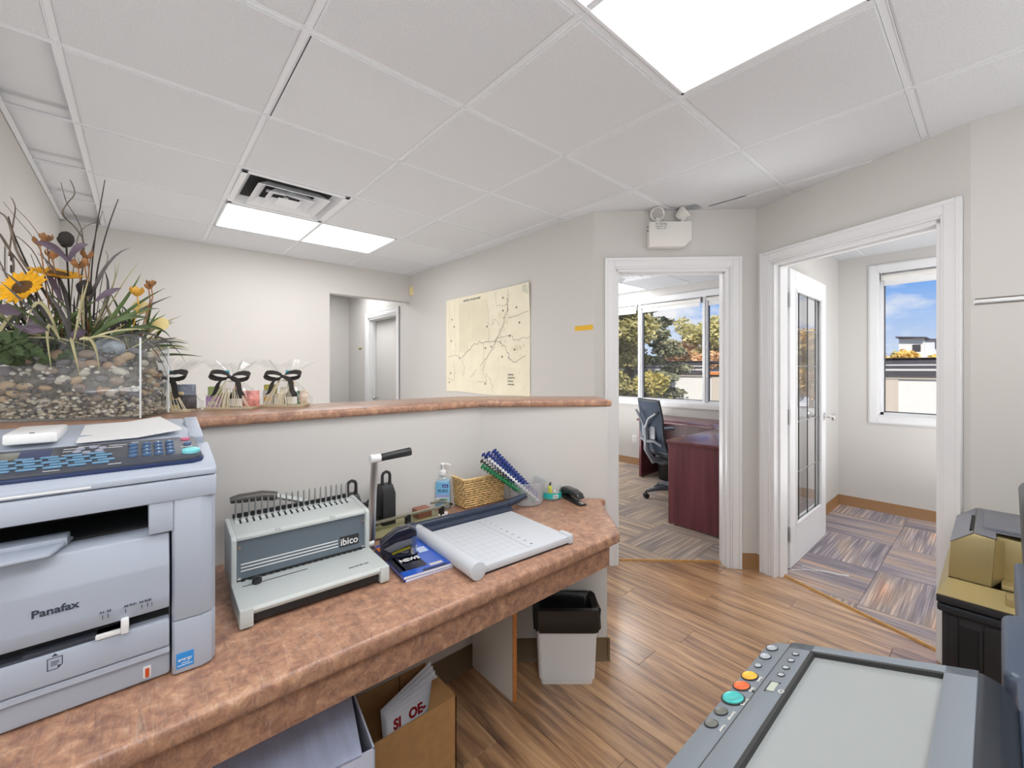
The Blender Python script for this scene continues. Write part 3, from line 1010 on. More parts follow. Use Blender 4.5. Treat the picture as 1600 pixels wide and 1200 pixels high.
def lamp_head(x, aim):
    Mx = Matrix.Translation((x, -0.045, 0.228)) @ Vector(aim).to_track_quat('Z', 'Y').to_matrix().to_4x4()
    b = B(); b.lathe([(0.022, -0.045), (0.030, -0.03), (0.043, 0.012), (0.046, 0.018), (0.046, 0.026), (0.041, 0.027), (0.038, 0.018), (0.012, -0.02)], 24, M=Mx)
    b.tube([(x, -0.040, 0.165), (x, -0.040, 0.178), (x, -0.042, 0.19)], 0.012, 10); b.cyl((x - 0.016, -0.042, 0.190), (x + 0.016, -0.042, 0.190), 0.015, seg=14)
    o = b.build('lamp_head', 'whitewarm', t)
    b = B(); b.lathe([(0.0405, 0.022), (0.030, 0.024), (0.0, 0.0245)], 24, M=Mx, close=False)
    b.build('lens', 'clear', o)
    b = B(); b.lathe([(0.0385, 0.018), (0.026, 0.0), (0.008, -0.012)], 24, M=Mx, close=True)
    b.build('reflector', 'chrome', o)
lamp_head(-0.072, (-0.45, -0.80, -0.35))
lamp_head(0.088, (0.55, -0.30, 0.42))

t = thing('motion_sensor', 'small cream motion sensor high in the far corner', 'sensor', (2.325, 4.43, 2.19), math.radians(45))
b = B(); b.yz([(-0.05, 0.0), (-0.055, 0.07), (-0.04, 0.085), (0, 0.09), (0, -0.005), (-0.035, -0.005)], -0.028, 0.028, 0.006)
b.build('housing', mat('aged_cream', srgb(226, 208, 150), 0.5), t)
b = B(); b.box(-0.02, 0.02, -0.0575, -0.052, 0.012, 0.058, 0.002); b.build('lens', mat('cream_lens', srgb(214, 190, 120), 0.3), t)

# laminated map on the right wall
t = thing('wall_map', 'large yellowed road map taped to the wall behind the ledge', 'map', (2.332, 3.06, 1.115), -PI / 2)
MW, MH = 1.23, 0.915
g = []
for i in range(13):
    row_ = []
    for j in range(10):
        u, v = -MW / 2 + MW * i / 12, MH * j / 9
        curl = 0.0
        if i > 9 and j > 6: curl = 0.014 * ((i - 9) / 3) * ((j - 6) / 3)
        row_.append((u, -0.002 - curl - 0.0015 * math.sin(i * 1.1) * math.sin(j * 0.9), v + (0.006 * math.sin(i * 0.7) if j == 0 else 0)))
    g.append(row_)
b = B(); b.sheet(g, 0.0012)
sheet_ = b.build('paper', mat('map_paper', srgb(240, 232, 208), 0.6, var=(7, 0.04)), t)
rm = random.Random(5)
def mline(pts, w, name='road_line', m='ink'):
    b = B()
    P = [Vector((-MW / 2 + u * MW, -0.0062, v * MH)) for u, v in pts]
    for a, c in zip(P[:-1], P[1:]):
        d = (c - a)
        if d.length < 1e-5: continue
        n_ = Vector((-d.z, 0, d.x)).normalized() * w / 2
        ex = d.normalized() * w * 0.3
        b.raw([a - n_ - ex, c - n_ + ex, c + n_ + ex, a + n_ - ex], [(0, 1, 2, 3)])
    b.build(name, m, t, smooth=False)
MT['mapink'] = mat('map_ink', srgb(124, 120, 112), 0.8)
MT['mapfine'] = mat('map_fine_ink', srgb(204, 194, 168), 0.8)
def wiggle(pts, n=6, a=0.012):
    res = []
    for (u0, v0), (u1, v1) in zip(pts[:-1], pts[1:]):
        for k in range(n):
            f_ = k / n
            res.append((u0 + (u1 - u0) * f_ + rm.uniform(-a, a), v0 + (v1 - v0) * f_ + rm.uniform(-a, a)))
    return res + [pts[-1]]
for pts, w in (([(0.22, .35), (.36, .48), (.44, .51), (.62, .50), (.66, .52), (.74, .70), (.78, .78), (.78, .90)], .006), ([(.48, .28), (.60, .42), (.66, .52), (.72, .48), (.78, .40), (.80, .33), (.86, .30), (.96, .36)], .005),
               ([(.66, .53), (.82, .55), (.84, .50), (1.0, .53)], .004), ([(.78, .72), (.99, .75)], .004), ([(.66, .97), (.66, .84), (.78, .84)], .003), ([(.78, .97), (.78, .74)], .003),
               ([(.56, .88), (.56, .70), (.58, .60), (.56, .50)], .003), ([(.50, .50), (.52, .30), (.50, .22)], .003), ([(.60, .66), (.64, .72), (.70, .66)], .003), ([(.03, .38), (.20, .385)], .004),
               ([(.11, .34), (.14, .22), (.11, .12), (.02, .14)], .003), ([(.54, .20), (.60, .14), (.62, .02)], .003), ([(.44, .12), (.55, .12), (.50, .20)], .003), ([(.05, .93), (.06, .40)], .002), ([(.13, .93), (.14, .40)], .002),
               ([(.24, .35), (.27, .24), (.24, .18)], .003), ([(.35, .16), (.42, .24)], .004), ([(.72, .45), (.70, .60), (.74, .62)], .002)):
    mline(wiggle(pts), w * .65, 'road_line', 'mapink')
for k in range(17):
    u = .20 + k * .0215
    mline([(u, .93), (u, .52 - .10 * (k < 6) + .02 * (k > 12))], .0035, 'index_column', 'mapfine')
b = B()
for k in range(260):
    u, v = rm.random(), rm.random()
    if u < .55 and v > .5: continue
    if rm.random() < 0.4: u, v = .74 + rm.gauss(0, .06), .66 + rm.gauss(0, .05)
    if rm.random() < 0.3: u, v = .88 + rm.gauss(0, .04), .42 + rm.gauss(0, .03)
    if not (.02 < u < .98 and .03 < v < .96): continue
    x_, z_ = -MW / 2 + u * MW, v * MH
    l_ = rm.uniform(.006, .03)
    if rm.random() < .5: b.box(x_, x_ + l_, -0.0063, -0.0058, z_, z_ + 0.0014)
    else: b.box(x_, x_ + 0.0014, -0.0063, -0.0058, z_, z_ + l_)
o = b.build('street_marks', 'mapfine', t, smooth=False); o['kind'] = 'stuff'
for u, v in ((.73, .91), (.73, .79), (.87, .80), (.90, .66), (.80, .55), (.85, .42), (.55, .66), (.72, .36), (.60, .46), (.53, .45), (.53, .10), (.09, .78), (.12, .70), (.08, .55), (.07, .20), (.05, .10), (.20, .36)):
    b = B(); b.lathe([(0.009, 0), (0.009, 0.001)], 10, M=Matrix.Translation((-MW / 2 + u * MW, -0.0058, v * MH)) @ Matrix.Rotation(PI / 2, 4, 'X'))
    b.build('route_marker', 'mapink', t, smooth=False)
lettering('DISTRICT ROAD MAP', 0.028, 'ink', t, (-MW / 2 + 0.36 * MW, -0.0062, 0.955 * MH), FRONT, 'map_title')
for k in range(4):
    b = B(); b.box(-MW / 2 + .78 * MW, -MW / 2 + .78 * MW + rm.uniform(.06, .1), -0.0062, -0.0058, (.10 + .03 * k) * MH, (.108 + .03 * k) * MH)
    b.build('legend_line', 'mapink', t, smooth=False)
b = B(); b.sheet([[(MW / 2 - .13, -0.006, MH - .01), (MW / 2 - .10, -0.008, MH - .05), (MW / 2 - .02, -0.014, MH - .09)], [(MW / 2 - .04, -0.012, MH - .002), (MW / 2 - .02, -0.018, MH - .02), (MW / 2, -0.020, MH - .09)]], 0.0006)
b.build('curled_tape', 'clear', t)

b = B(); b.box(0, 0.16, -0.0012, 0, 0, 0.035)
o = b.build('paper_label', mat('yellow_label', srgb(232, 184, 52), 0.7, var=(60, 0.08)), None, smooth=False, loc=(2.334, 1.985, 1.61), rotz=-PI / 2)
tag(o, 'yellow paper strip stuck to the wall between the map and the doorway', 'label')
b = B(); b.box(0, 0.11, -0.0012, 0, 0, 0.03)
o = b.build('paper_label', mat('green_label', srgb(150, 150, 80), 0.7), None, smooth=False, loc=(2.334, 5.98, 1.61), rotz=-PI / 2)
tag(o, 'small olive paper strip on the corridor wall beside its door casing', 'label')
# aluminium hanging rail on the near wall
t = thing('map_rail', 'long thin aluminium hanging rail on the right wall above the shredder', 'rail', (2.722, 0.066, 1.616), -PI / 2 + 0.01)
b = B(); b.yz([(0, 0), (-0.010, 0), (-0.013, 0.004), (-0.010, 0.009), (-0.010, 0.022), (-0.012, 0.027), (0, 0.028)], 0, 1.2)
b.build('rail_body', 'steel', t, smooth=False)
b = B(); b.box(-0.002, 0.002, -0.0135, 0, 0, 0.028); b.build('end_cap', 'steel', t, smooth=False)
# switch plate on the left wall behind the planter
t = thing('switch_plate', 'pale wall plate with two dark rockers on the far left wall behind the twigs', 'switch', (-0.438, 2.86, 1.74), PI / 2)
b = B(); b.box(-0.06, 0.06, -0.008, 0, 0, 0.13, 0.003); b.build('plate', 'whitewarm', t)
for q in (0.022, 0.075):
    b = B(); b.box(-0.02, 0.02, -0.013, -0.006, q, q + 0.034, 0.002); b.build('rocker', 'blackink', t)
# outlet plate in left office
t = thing('outlet', 'white outlet plate low on the left office wall below the window', 'outlet', (5.199, 3.34, 0.30), -PI / 2)
b = B(); b.box(-0.037, 0.037, -0.006, 0, 0, 0.115, 0.003); b.build('plate', 'white', t)
for q in (0.018, 0.066):
    b = B(); b.box(-0.017, 0.017, -0.009, -0.004, q, q + 0.03, 0.003); b.build('socket', 'whitewarm', t)
t = thing('outlet', 'white outlet plate on the partition behind the glass door', 'outlet', (3.72, 1.034, 0.36), 0)
b = B(); b.box(-0.037, 0.037, -0.006, 0, 0, 0.115, 0.003); b.build('plate', 'white', t)
for q in (0.018, 0.066):
    b = B(); b.box(-0.017, 0.017, -0.009, -0.004, q, q + 0.03, 0.003); b.build('socket', 'whitewarm', t)
# ------------------------------------------------------------------ outdoors
GZ = -1.6
b = B(); b.box(5.6, 160, -140, 140, GZ - 0.2, GZ)
struct(b, 'ground', mat('asphalt', srgb(150, 146, 140), 0.9, var=(0.6, 0.12), bump=(40, 0.4)))
b = B(); b.box(5.36, 5.6, -140, 140, -3, GZ); struct(b, 'ground', mat('footing', srgb(150, 146, 140), 0.9))
# ridge line of far hills
g0 = []
rh = random.Random(3)
for k in range(85):
    y = -420 + k * 14
    h = 10.5 + 2 * math.sin(k * 0.5 + 1.9) + rh.uniform(-.8, .8)
    h = h + 17 * max(0, min(1, (-10 - y) / 50))
    g0.append([(300 - 0.0006 * y * y, y, -3), (312 - 0.0006 * y * y, y, h * 0.55), (330 - 0.0006 * y * y, y, h), (420, y, -3)])
b = B(); b.sheet(g0)
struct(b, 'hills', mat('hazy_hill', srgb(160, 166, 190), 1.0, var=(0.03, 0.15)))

def leaf_cloud(blobs, n, size, seed, flat=0.5, shell=0.55):
    r = random.Random(seed)
    tot = sum(x[3] * x[4] * x[5] for x in blobs)
    V, F = [], []
    for (cx, cy, cz, rx, ry, rz) in blobs:
        m_ = max(8, int(n * rx * ry * rz / tot))
        for _ in range(m_):
            while True:
                d = Vector((r.gauss(0, 1), r.gauss(0, 1), r.gauss(0, 1)))
                if d.length > 1e-3: break
            d.normalize()
            q = shell + (1 - shell) * r.random()
            c = Vector((cx + d.x * rx * q, cy + d.y * ry * q, cz + d.z * rz * q))
            a = Vector((r.gauss(0, 1), r.gauss(0, 1), r.gauss(0, flat))).normalized()
            u = a.cross(Vector((r.gauss(0, 1), r.gauss(0, 1), r.gauss(0, 1)))).normalized()
            s = size * r.uniform(0.6, 1.4)
            i0 = len(V)
            V += [c - a * s, c + u * s * 0.42, c + a * s, c - u * s * 0.42]
            F.append((i0, i0 + 1, i0 + 2, i0 + 3))
    me = bpy.data.meshes.new('foliage')
    me.from_pydata([tuple(v) for v in V], [], F)
    me.update()
    return me
def leaf_mat(name, c1, c2, c3):
    m, t, p = nodes_mat(name)
    co = t.nodes.new('ShaderNodeTexCoord')
    n = N(t, 'ShaderNodeTexNoise', Scale=2.2, Detail=8.0, Roughness=0.75)
    t.links.new(co.outputs['Object'], n.inputs['Vector'])
    r = ramp_node(t, [(0.34, c1), (0.5, c2), (0.64, c3)])
    t.links.new(n.outputs['Fac'], r.inputs['Fac'])
    t.links.new(r.outputs['Color'], p.inputs['Base Color'])
    p.inputs['Roughness'].default_value = 0.8
    p.inputs['Specular IOR Level'].default_value = 0.2
    p.inputs['Transmission Weight'].default_value = 0.0
    return m
def tree(name, label, loc, blobs, n, size, m, trunk, seed, group=None, cat='tree', limbs=True):
    t = thing(name, label, cat, loc, 0, group)
    me = leaf_cloud(blobs, n, size, seed)
    me.materials.append(m)
    o = bpy.data.objects.new('foliage', me); COL.objects.link(o); o.parent = t
    o['kind'] = 'stuff'
    b = B()
    b.tube(trunk, [0.16, 0.13, 0.09, 0.05][:len(trunk)], 8)
    if limbs:
        top = Vector(trunk[-2])
        for x in blobs[::max(1, len(blobs) // 9)]:
            b.tube([top, (top + Vector(x[:3])) / 2 + Vector((0, 0, 0.1)), Vector(x[:3])], [0.05, 0.03, 0.012], 5)
    b.build('trunk', MT['bark'], t)
    return t
MT['bark'] = mat('bark', srgb(104, 84, 66), 0.9, var=(9, 0.3))
rt = random.Random(11)
# olive spruce, sunlit, filling the left pane
bl = []
for k in range(85):
    z = rt.uniform(0.2, 7.2)
    rad = 1.75 * (1 - z / 9.5)
    a = rt.uniform(0, 2 * PI); q = rad * (.45 + .5 * math.sqrt(rt.random()))
    bl.append((q * math.cos(a), q * math.sin(a), z, rt.uniform(.42, .68), rt.uniform(.42, .68), rt.uniform(.26, .42)))
tree('conifer', 'olive sunlit conifer close outside, filling the left window pane', (9.2, 6.85, GZ), bl, 46000, 0.075,
     leaf_mat('olive_needles', srgb(104, 100, 58), srgb(168, 160, 104), srgb(220, 206, 146)), [(0, 0, 0), (0, 0, 2), (0, 0, 5), (0, 0, 7)], 21)
bl = []
for k in range(22):
    z = rt.uniform(0.2, 2.6); a = rt.uniform(0, 2 * PI); q = 0.85 * math.sqrt(rt.random())
    bl.append((q * math.cos(a), q * math.sin(a), z, .45, .45, .32))
tree('shrub', 'yellow-green bushy shrub below the dark spruce in the middle pane', (10.1, 6.3, GZ), bl, 12000, 0.08,
     leaf_mat('shrub_leaves', srgb(116, 110, 56), srgb(176, 164, 90), srgb(222, 204, 124)), [(0, 0, 0), (0, 0, 1), (0, 0, 2), (0, 0, 2.4)], 22, cat='shrub')
# dark spruce with drooping boughs
bl = []
for k in range(74):
    z = 1.4 + 7.0 * (k / 74)
    rad = 2.25 * (1 - (z - 1) / 12)
    a = k * 2.399; q = rad * rt.uniform(.25, .95)
    bl.append((q * math.cos(a), q * math.sin(a), z - 0.1 * q, .55, .5, .17))
tree('conifer', 'dark green spruce with layered boughs rising in the middle pane', (11.4, 7.5, GZ), bl, 26000, 0.08,
     leaf_mat('dark_needles', srgb(80, 86, 64), srgb(130, 132, 104), srgb(182, 178, 144)), [(0, 0, 0), (0, 0, 3), (0, 0, 6), (0, 0, 8.2)], 23)
# autumn trees behind the low building
def autumn(loc, label, top, wid, seed, m, n=5200, name='autumn_tree'):
    r = random.Random(seed); bl = []
    for k in range(20):
        a = r.uniform(0, 2 * PI); q = wid * math.sqrt(r.random()); z = top * r.uniform(.38, .93)
        bl.append((q * math.cos(a), q * math.sin(a), z, wid * .34, wid * .34, top * .10))
    tree(name, label, loc, bl, n, 0.12, m, [(0, 0, 0), (0.1, 0, top * .25), (0, 0.1, top * .45), (0, 0, top * .8)], seed, 'autumn trees across the yard')
mo = leaf_mat('amber_leaves', srgb(184, 134, 92), srgb(222, 178, 132), srgb(236, 208, 164))
mg = leaf_mat('lime_leaves', srgb(146, 142, 86), srgb(196, 186, 122), srgb(226, 216, 168))
my = leaf_mat('yellow_leaves', srgb(196, 152, 66), srgb(232, 194, 104), srgb(246, 222, 150))
autumn((25.0, 12.9, GZ), 'amber autumn tree above the dark fascia in the middle pane', 4.9, 1.5, 31, mo)
autumn((28.0, 13.6, GZ), 'pale yellow-green autumn tree behind the amber one', 6.6, 1.7, 32, mg)
autumn((24.0, 10.3, GZ), 'yellow-green autumn tree in the right pane above the orange stripe', 5.6, 1.5, 33, mg)
autumn((22.5, 9.5, GZ), 'orange-tinged autumn tree low at the right edge of the right pane', 4.0, 1.2, 34, mo)
autumn((31.0, 3.55, GZ), 'row of yellow autumn foliage in front of the white far house', 3.75, 1.0, 35, my)
autumn((31.0, 2.3, GZ), 'yellow autumn foliage at the right of the single window', 3.95, 1.1, 36, my)
autumn((40.0, 5.15, GZ), 'small round dark yellow tree left of the far white house', 4.3, .55, 37, mg, 1500)
autumn((22.0, -4.1, GZ), 'tall yellow tree mirrored in the left part of the door glass', 5.4, 1.0, 38, my)
autumn((29.0, -5.2, GZ), 'orange tree mirrored in the door glass before the shops', 4.6, 1.2, 39, mo)

# low neighbouring building: banded dark fascia over white wall panels
BX = 14.0
MT['ext_white'] = mat('stucco_white', (0.72, 0.70, 0.66), 0.9, bump=(30, 0.3))
MT['ext_dark'] = mat('dark_metal_fascia', srgb(66, 62, 70), 0.6)
MT['ext_beige'] = mat('beige_trim', srgb(196, 184, 170), 0.8)
MT['ext_light'] = mat('light_band', srgb(214, 210, 206), 0.7)
MT['ext_orange'] = mat('orange_band', srgb(214, 126, 48), 0.6)
def wing(y0, y1, label, low=False):
    t = thing('neighbour_building', label, 'building', (BX, (y0 + y1) / 2, GZ), 0)
    h = (y1 - y0) / 2
    top = (1.34 if low else 1.60) - GZ
    b = B(); b.box(0.1, 5, -h, h, 0, top - 0.3); b.build('wall', 'ext_light' if low else 'ext_beige', t, smooth=False)
    b = B(); b.box(-0.05, 5.1, -h - 0.05, h + 0.05, top - 0.05, top + 0.01); b.build('roof', 'ext_dark', t, smooth=False)
    zb = top
    if low:
        bands = [(0.10, 'ext_light', 0.04), (0.09, 'ext_orange', 0.0), (0.06, 'ext_dark', 0.05)]
    else:
        bands = [(0.125, 'ext_dark', 0.0), (0.055, 'ext_light', 0.03), (0.055, 'ext_dark', 0.0), (0.07, 'ext_light', 0.03), (0.13, 'ext_dark', 0.0), (0.07, 'ext_beige', 0.05)]
    for hh, m_, ins in bands:
        b = B(); b.box(-0.05 + ins, 0.2, -h, h, zb - hh, zb); b.build('fascia_board', m_, t, smooth=False)
        zb -= hh
    y = -h
    k = 0
    while y < h - 0.05:
        w = 1.25 if k % 2 == 0 else 0.75
        ye = min(y + w, h)
        if k % 2 == 0:
            b = B(); b.box(0.06, 0.14, y, ye, 0, zb); b.build('wall_panel', 'ext_light' if low else 'ext_white', t, smooth=False)
        else:
            b = B(); b.box(0.02, 0.14, y, ye, 0, zb); b.build('pilaster', 'ext_beige', t, smooth=False)
        y = ye; k += 1
wing(0.35, 4.1, 'low building with banded dark fascia and white wall seen in the single window')
wing(4.12, 6.24, 'lower shed with an orange stripe behind the right window pane', True)
wing(6.26, 11.0, 'low building with dark fascia behind the conifers')

# pale house far behind
t = thing('house', 'white modern house with a slanted roof beyond the yellow trees', 'house', (45, 3.9, GZ), 0)
b = B(); b.prism([(0, 1.2), (0, -0.25), (6, -0.25), (6, 1.2)], 0, 5.3); b.build('wall', 'ext_white', t, smooth=False)
b = B(); b.box(0.6, 6, -2.2, -0.25, 0, 5.15); b.build('side_wing', mat('pale_siding', srgb(206, 208, 214), 0.8), t, smooth=False)
b = B(); b.yz([(1.35, 5.48), (-0.4, 5.36), (-0.4, 5.27), (1.35, 5.38)], -0.5, 6.2); b.box(0.4, 6.2, -2.3, -0.3, 5.15, 5.24); b.build('roof', 'ext_dark', t, smooth=False)
for yy, zz, xx, ww in ((0.18, 4.55, -0.02, .46), (-0.95, 4.75, 0.58, .3)):
    b = B(); b.box(xx - 0.03, xx + 0.05, yy - ww / 2, yy + ww / 2, zz - .27, zz + .27); w_ = b.build('window', 'ext_dark', t, smooth=False)
    b = B(); b.box(xx - 0.04, xx - 0.03, yy - ww / 2 + .05, yy + ww / 2 - .05, zz - .22, zz + .22); b.build('pane', 'glass', w_, smooth=False)

# street side, reflected by the glass door: shops and parked cars
t = thing('shop_building', 'row of shops with green, violet and red sign boards, mirrored in the glass door', 'building', (42, -11.0, GZ), 0)
b = B(); b.box(0, 8, -9, 5.0, 0, 4.6); b.build('wall', 'ext_beige', t, smooth=False)
b = B(); b.box(-0.3, 8.2, -9.2, 5.2, 4.6, 4.85); b.build('roof', mat('slate', srgb(120, 118, 122), 0.8), t, smooth=False)
for nm, z0, z1, c in (('sign_board', 3.6, 4.25, srgb(120, 190, 110)), ('sign_board', 2.95, 3.4, srgb(120, 100, 180)), ('awning', 1.75, 2.15, srgb(190, 70, 70))):
    for y0, y1 in ((-8.5, -4.2), (-3.9, 0.3), (0.6, 4.8)):
        b = B(); b.box(-0.15 if nm == 'sign_board' else -0.8, 0, y0, y1, z0, z1, 0.03, 1); b.build(nm, mat('board', c, 0.6), t, smooth=False)
for y0 in (-8, -5.2, -2.4, 0.4, 3.0):
    b = B(); b.box(-0.04, 0.02, y0, y0 + 1.7, 0.25, 1.7); w_ = b.build('window', 'ext_dark', t, smooth=False)
    b = B(); b.box(-0.06, -0.04, y0 + .08, y0 + 1.62, 0.33, 1.62); b.build('pane', 'glass', w_, smooth=False)
def car(x, y, rz, m, label):
    t = thing('car', label, 'car', (x, y, GZ), rz, 'cars parked across the street')
    b = B()
    side = [(-2.1, .32), (-2.15, .62), (-1.95, .86), (-1.35, .93), (-0.75, 1.38), (0.55, 1.43), (1.35, .98), (2.0, .88), (2.18, .66), (2.15, .32)]
    b.loft([[(x_, -.84 + (.14 if z_ > 1 else 0), z_) for x_, z_ in side], [(x_, .84 - (.14 if z_ > 1 else 0), z_) for x_, z_ in side]])
    body = b.build('body', m, t)
    b = B()
    for s_ in (-1, 1):
        b.raw([(-1.15, s_ * .80, .95), (-.68, s_ * .725, 1.32), (.5, s_ * .725, 1.36), (1.12, s_ * .80, 1.0)], [(0, 1, 2, 3)])
    b.raw([(1.33, -.68, 1.0), (.62, -.6, 1.41), (.62, .6, 1.41), (1.33, .68, 1.0)], [(0, 1, 2, 3)])
    b.build('window', 'dark', t, smooth=False)
    for x_ in (-1.35, 1.35):
        for s_ in (-1, 1):
            b = B(); b.cyl((x_, s_ * .66, .32), (x_, s_ * .86, .32), .32, seg=18)
            wl = b.build('wheel', 'blacksoft', t)
            b = B(); b.cyl((x_, s_ * .855, .32), (x_, s_ * .875, .32), .19, seg=12); b.build('hubcap', 'steel', wl)
car(33.0, -5.4, 0.06, mat('car_white', (0.8, 0.8, 0.8), 0.25, coat=0.5), 'white car parked in front of the shops, left in the mirrored view')
car(33.5, -8.2, 0.04, mat('car_silver', (0.55, 0.56, 0.58), 0.25, 0.4, coat=0.5), 'silver car parked beside the white one before the shops')

# ------------------------------------------------------------------ left office: L desk, chair, bin
t = thing('office_desk', 'dark mahogany U-shaped desk by the left office window', 'desk', (3.42, 1.12, 0), 0)
b = B()
ox, oy = 3.42, 1.12
desk = [(3.40, 1.875), (3.40, 1.13), (5.185, 1.13), (5.185, 2.915), (4.58, 2.915), (4.60, 2.45), (4.585, 2.15), (4.53, 1.97), (4.43, 1.895), (4.25, 1.875)]
b.prism([(p[0] - ox, p[1] - oy) for p in desk], 0.704, 0.733, 0.004, 2); b.build('desk_top', 'mahogtop', t)
b = B(); b.box(0.0, 0.028, 0.02, 0.745, 0.018, 0.704, 0.002, 1); b.build('end_panel', 'mahog', t, smooth=False)
b = B(); b.box(1.20, 1.76, 1.755, 1.785, 0.018, 0.704, 0.002, 1); b.build('end_panel', 'mahog', t, smooth=False)
b = B(); b.box(1.60, 1.62, 0.1, 1.755, 0.25, 0.704); b.box(0.03, 1.6, 0.06, 0.08, 0.2, 0.704); b.build('modesty_panel', 'mahog', t, smooth=False)
for x_, y_ in ((0.014, 0.06), (0.014, 0.70), (1.24, 1.77), (1.72, 1.77)):
    b = B(); b.cyl((x_, y_, 0.0065), (x_, y_, 0.02), 0.016, seg=12); b.build('foot', 'steel', t)

t = thing('office_chair', 'black mesh office chair with grey frame at the mahogany desk', 'chair', (4.16, 2.18, 0.0065), math.radians(-30))
# faces local +x
MT['greyplastic'] = mat('grey_plastic', srgb(118, 122, 130), 0.4)
MT['mesh'] = mat('blue_black_mesh', srgb(44, 56, 74), 0.8, bump=(500, 0.6))
b = B()
for k in range(5):
    a = 2 * PI * k / 5 + 0.42
    b.tube([(0.03 * math.cos(a), 0.03 * math.sin(a), 0.10), (0.17 * math.cos(a), 0.17 * math.sin(a), 0.105), (0.30 * math.cos(a), 0.30 * math.sin(a), 0.075)], [0.030, 0.026, 0.018], 8)
b.cyl((0, 0, 0.07), (0, 0, 0.14), 0.045)
b.build('star_base', mat('base_grey', srgb(84, 88, 96), 0.4), t)
for k in range(5):
    a = 2 * PI * k / 5 + 0.42
    c = Vector((0.31 * math.cos(a), 0.31 * math.sin(a), 0.028))
    tn = Vector((-math.sin(a), math.cos(a), 0))
    b = B()
    for s_ in (-1, 1): b.cyl(c + tn * 0.006 * s_, c + tn * 0.026 * s_, 0.028, seg=14, bev=0.004)
    b.cyl(c, c + Vector((0, 0, 0.045)), 0.009, seg=8)
    b.build('caster', 'black', t)
b = B(); b.cyl((0, 0, 0.12), (0, 0, 0.30), 0.028); b.cyl((0, 0, 0.28), (0, 0, 0.42), 0.018); b.build('gas_lift', 'black', t)
b = B(); b.box(-0.14, 0.12, -0.10, 0.10, 0.40, 0.45, 0.015); b.build('tilt_mechanism', 'black', t)
b = B(); b.box(-0.23, 0.26, -0.245, 0.245, 0.45, 0.52, 0.032, 4); b.build('seat', mat('seat_fabric', srgb(36, 40, 48), 0.9), t)
# mesh back: curved sheet with a frame round it
def backpt(u, v):      # u -1..1 across, v 0..1 up
    x_ = -0.245 - 0.10 * v - 0.045 * math.sin(PI * min(1, v * 1.5)) * 0.6 + 0.03 * u * u
    wv = 0.225 - 0.045 * abs(v - 0.35)
    return Vector((x_, u * wv, 0.50 + 0.52 * v))
b = B(); b.sheet([[backpt(u / 4, v / 8) for v in range(9)] for u in range(-4, 5)], 0.006); bk = b.build('backrest', 'mesh', t)
b = B()
loop = [backpt(-1, v / 8) for v in range(9)] + [backpt(u / 4, 1) for u in range(-3, 4)] + [backpt(1, v / 8) for v in range(8, -1, -1)] + [backpt(u / 4, 0) for u in range(3, -5, -1)]
b.tube(loop, 0.013, 8)
b.build('back_frame', mat('frame_black', srgb(40, 44, 52), 0.5), bk)
b = B()
spine = [(-0.10, 0, 0.42), (-0.26, 0, 0.40), (-0.335, 0, 0.52), (-0.335, 0, 0.66), (-0.345, 0, 0.76)]
b.tube(spine, [0.03, 0.034, 0.03, 0.024, 0.018], 8)
for s_ in (-1, 1):
    b.tube([(-0.345, 0, 0.74), (-0.36, s_ * 0.09, 0.84), (-0.345, s_ * 0.20, 0.90)], [0.016, 0.014, 0.012], 8)
    b.tube([(-0.335, 0, 0.60), (-0.325, s_ * 0.12, 0.62), (-0.285, s_ * 0.21, 0.58)], [0.018, 0.016, 0.012], 8)
b.build('back_spine', 'greyplastic', t)
b = B(); b.box(-0.318, -0.305, -0.13, 0.13, 0.60, 0.76, 0.006); b.build('lumbar_pad', 'greyplastic', t)
for s_ in (-1, 1):
    b = B()
    b.tube([(0.0, s_ * 0.20, 0.44), (0.02, s_ * 0.28, 0.47), (0.03, s_ * 0.29, 0.66)], [0.02, 0.018, 0.016], 8)
    ar = b.build('armrest', 'greyplastic', t)
    b = B(); b.box(-0.11, 0.15, s_ * 0.285 - 0.04, s_ * 0.285 + 0.04, 0.66, 0.69, 0.013, 3); b.build('arm_pad', 'greyplastic', ar)

t = thing('waste_bin', 'black waste bin with a grey liner under the mahogany desk', 'bin', (4.80, 2.62, 0.0065), 0.1)
b = B(); b.lathe([(0.10, 0), (0.105, 0.006), (0.135, 0.31), (0.138, 0.315), (0.128, 0.315), (0.10, 0.012), (0, 0.012)], 20, close=False); b.build('bin_body', 'black', t)
b = B(); b.lathe([(0.137, 0.20), (0.146, 0.25), (0.143, 0.325), (0.13, 0.335), (0.118, 0.25), (0.11, 0.15)], 28, close=False)
for v in b.bm.verts: v.co += Vector((random.uniform(-.005, .005), random.uniform(-.005, .005), random.uniform(-.008, .008)))
b.build('liner', mat('grey_liner', srgb(92, 98, 108), 0.35), t)
# ------------------------------------------------------------------ fax machine at the left end of the worktop
MT['fax'] = mat('fax_grey', srgb(172, 180, 194), 0.45)
MT['faxdark'] = mat('fax_panel', srgb(66, 70, 80), 0.4)
MT['navy'] = mat('navy_trim', srgb(36, 52, 92), 0.4)
MT['keyblue'] = mat('key_blue', srgb(104, 146, 178), 0.35)
MT['keydark'] = mat('key_dark_blue', srgb(78, 108, 146), 0.35)
MT['aqua'] = mat('aqua_button', srgb(128, 212, 216), 0.3)
WZ = 0.75
t = thing('fax_machine', 'big pale grey fax machine with a dark keyboard panel at the left end', 'fax machine', (-0.425, 1.037, WZ))
b = B()
b.box(0, 0.468, 0.03, 0.44, 0.002, 0.282)
b.box(0, 0.468, 0.012, 0.05, 0.004, 0.052, 0.006)
b.yz([(0.0, 0.052), (0.0, 0.062), (0.03, 0.062), (0.03, 0.045), (0.012, 0.045)], 0, 0.466)
b.build('body', 'fax', t)
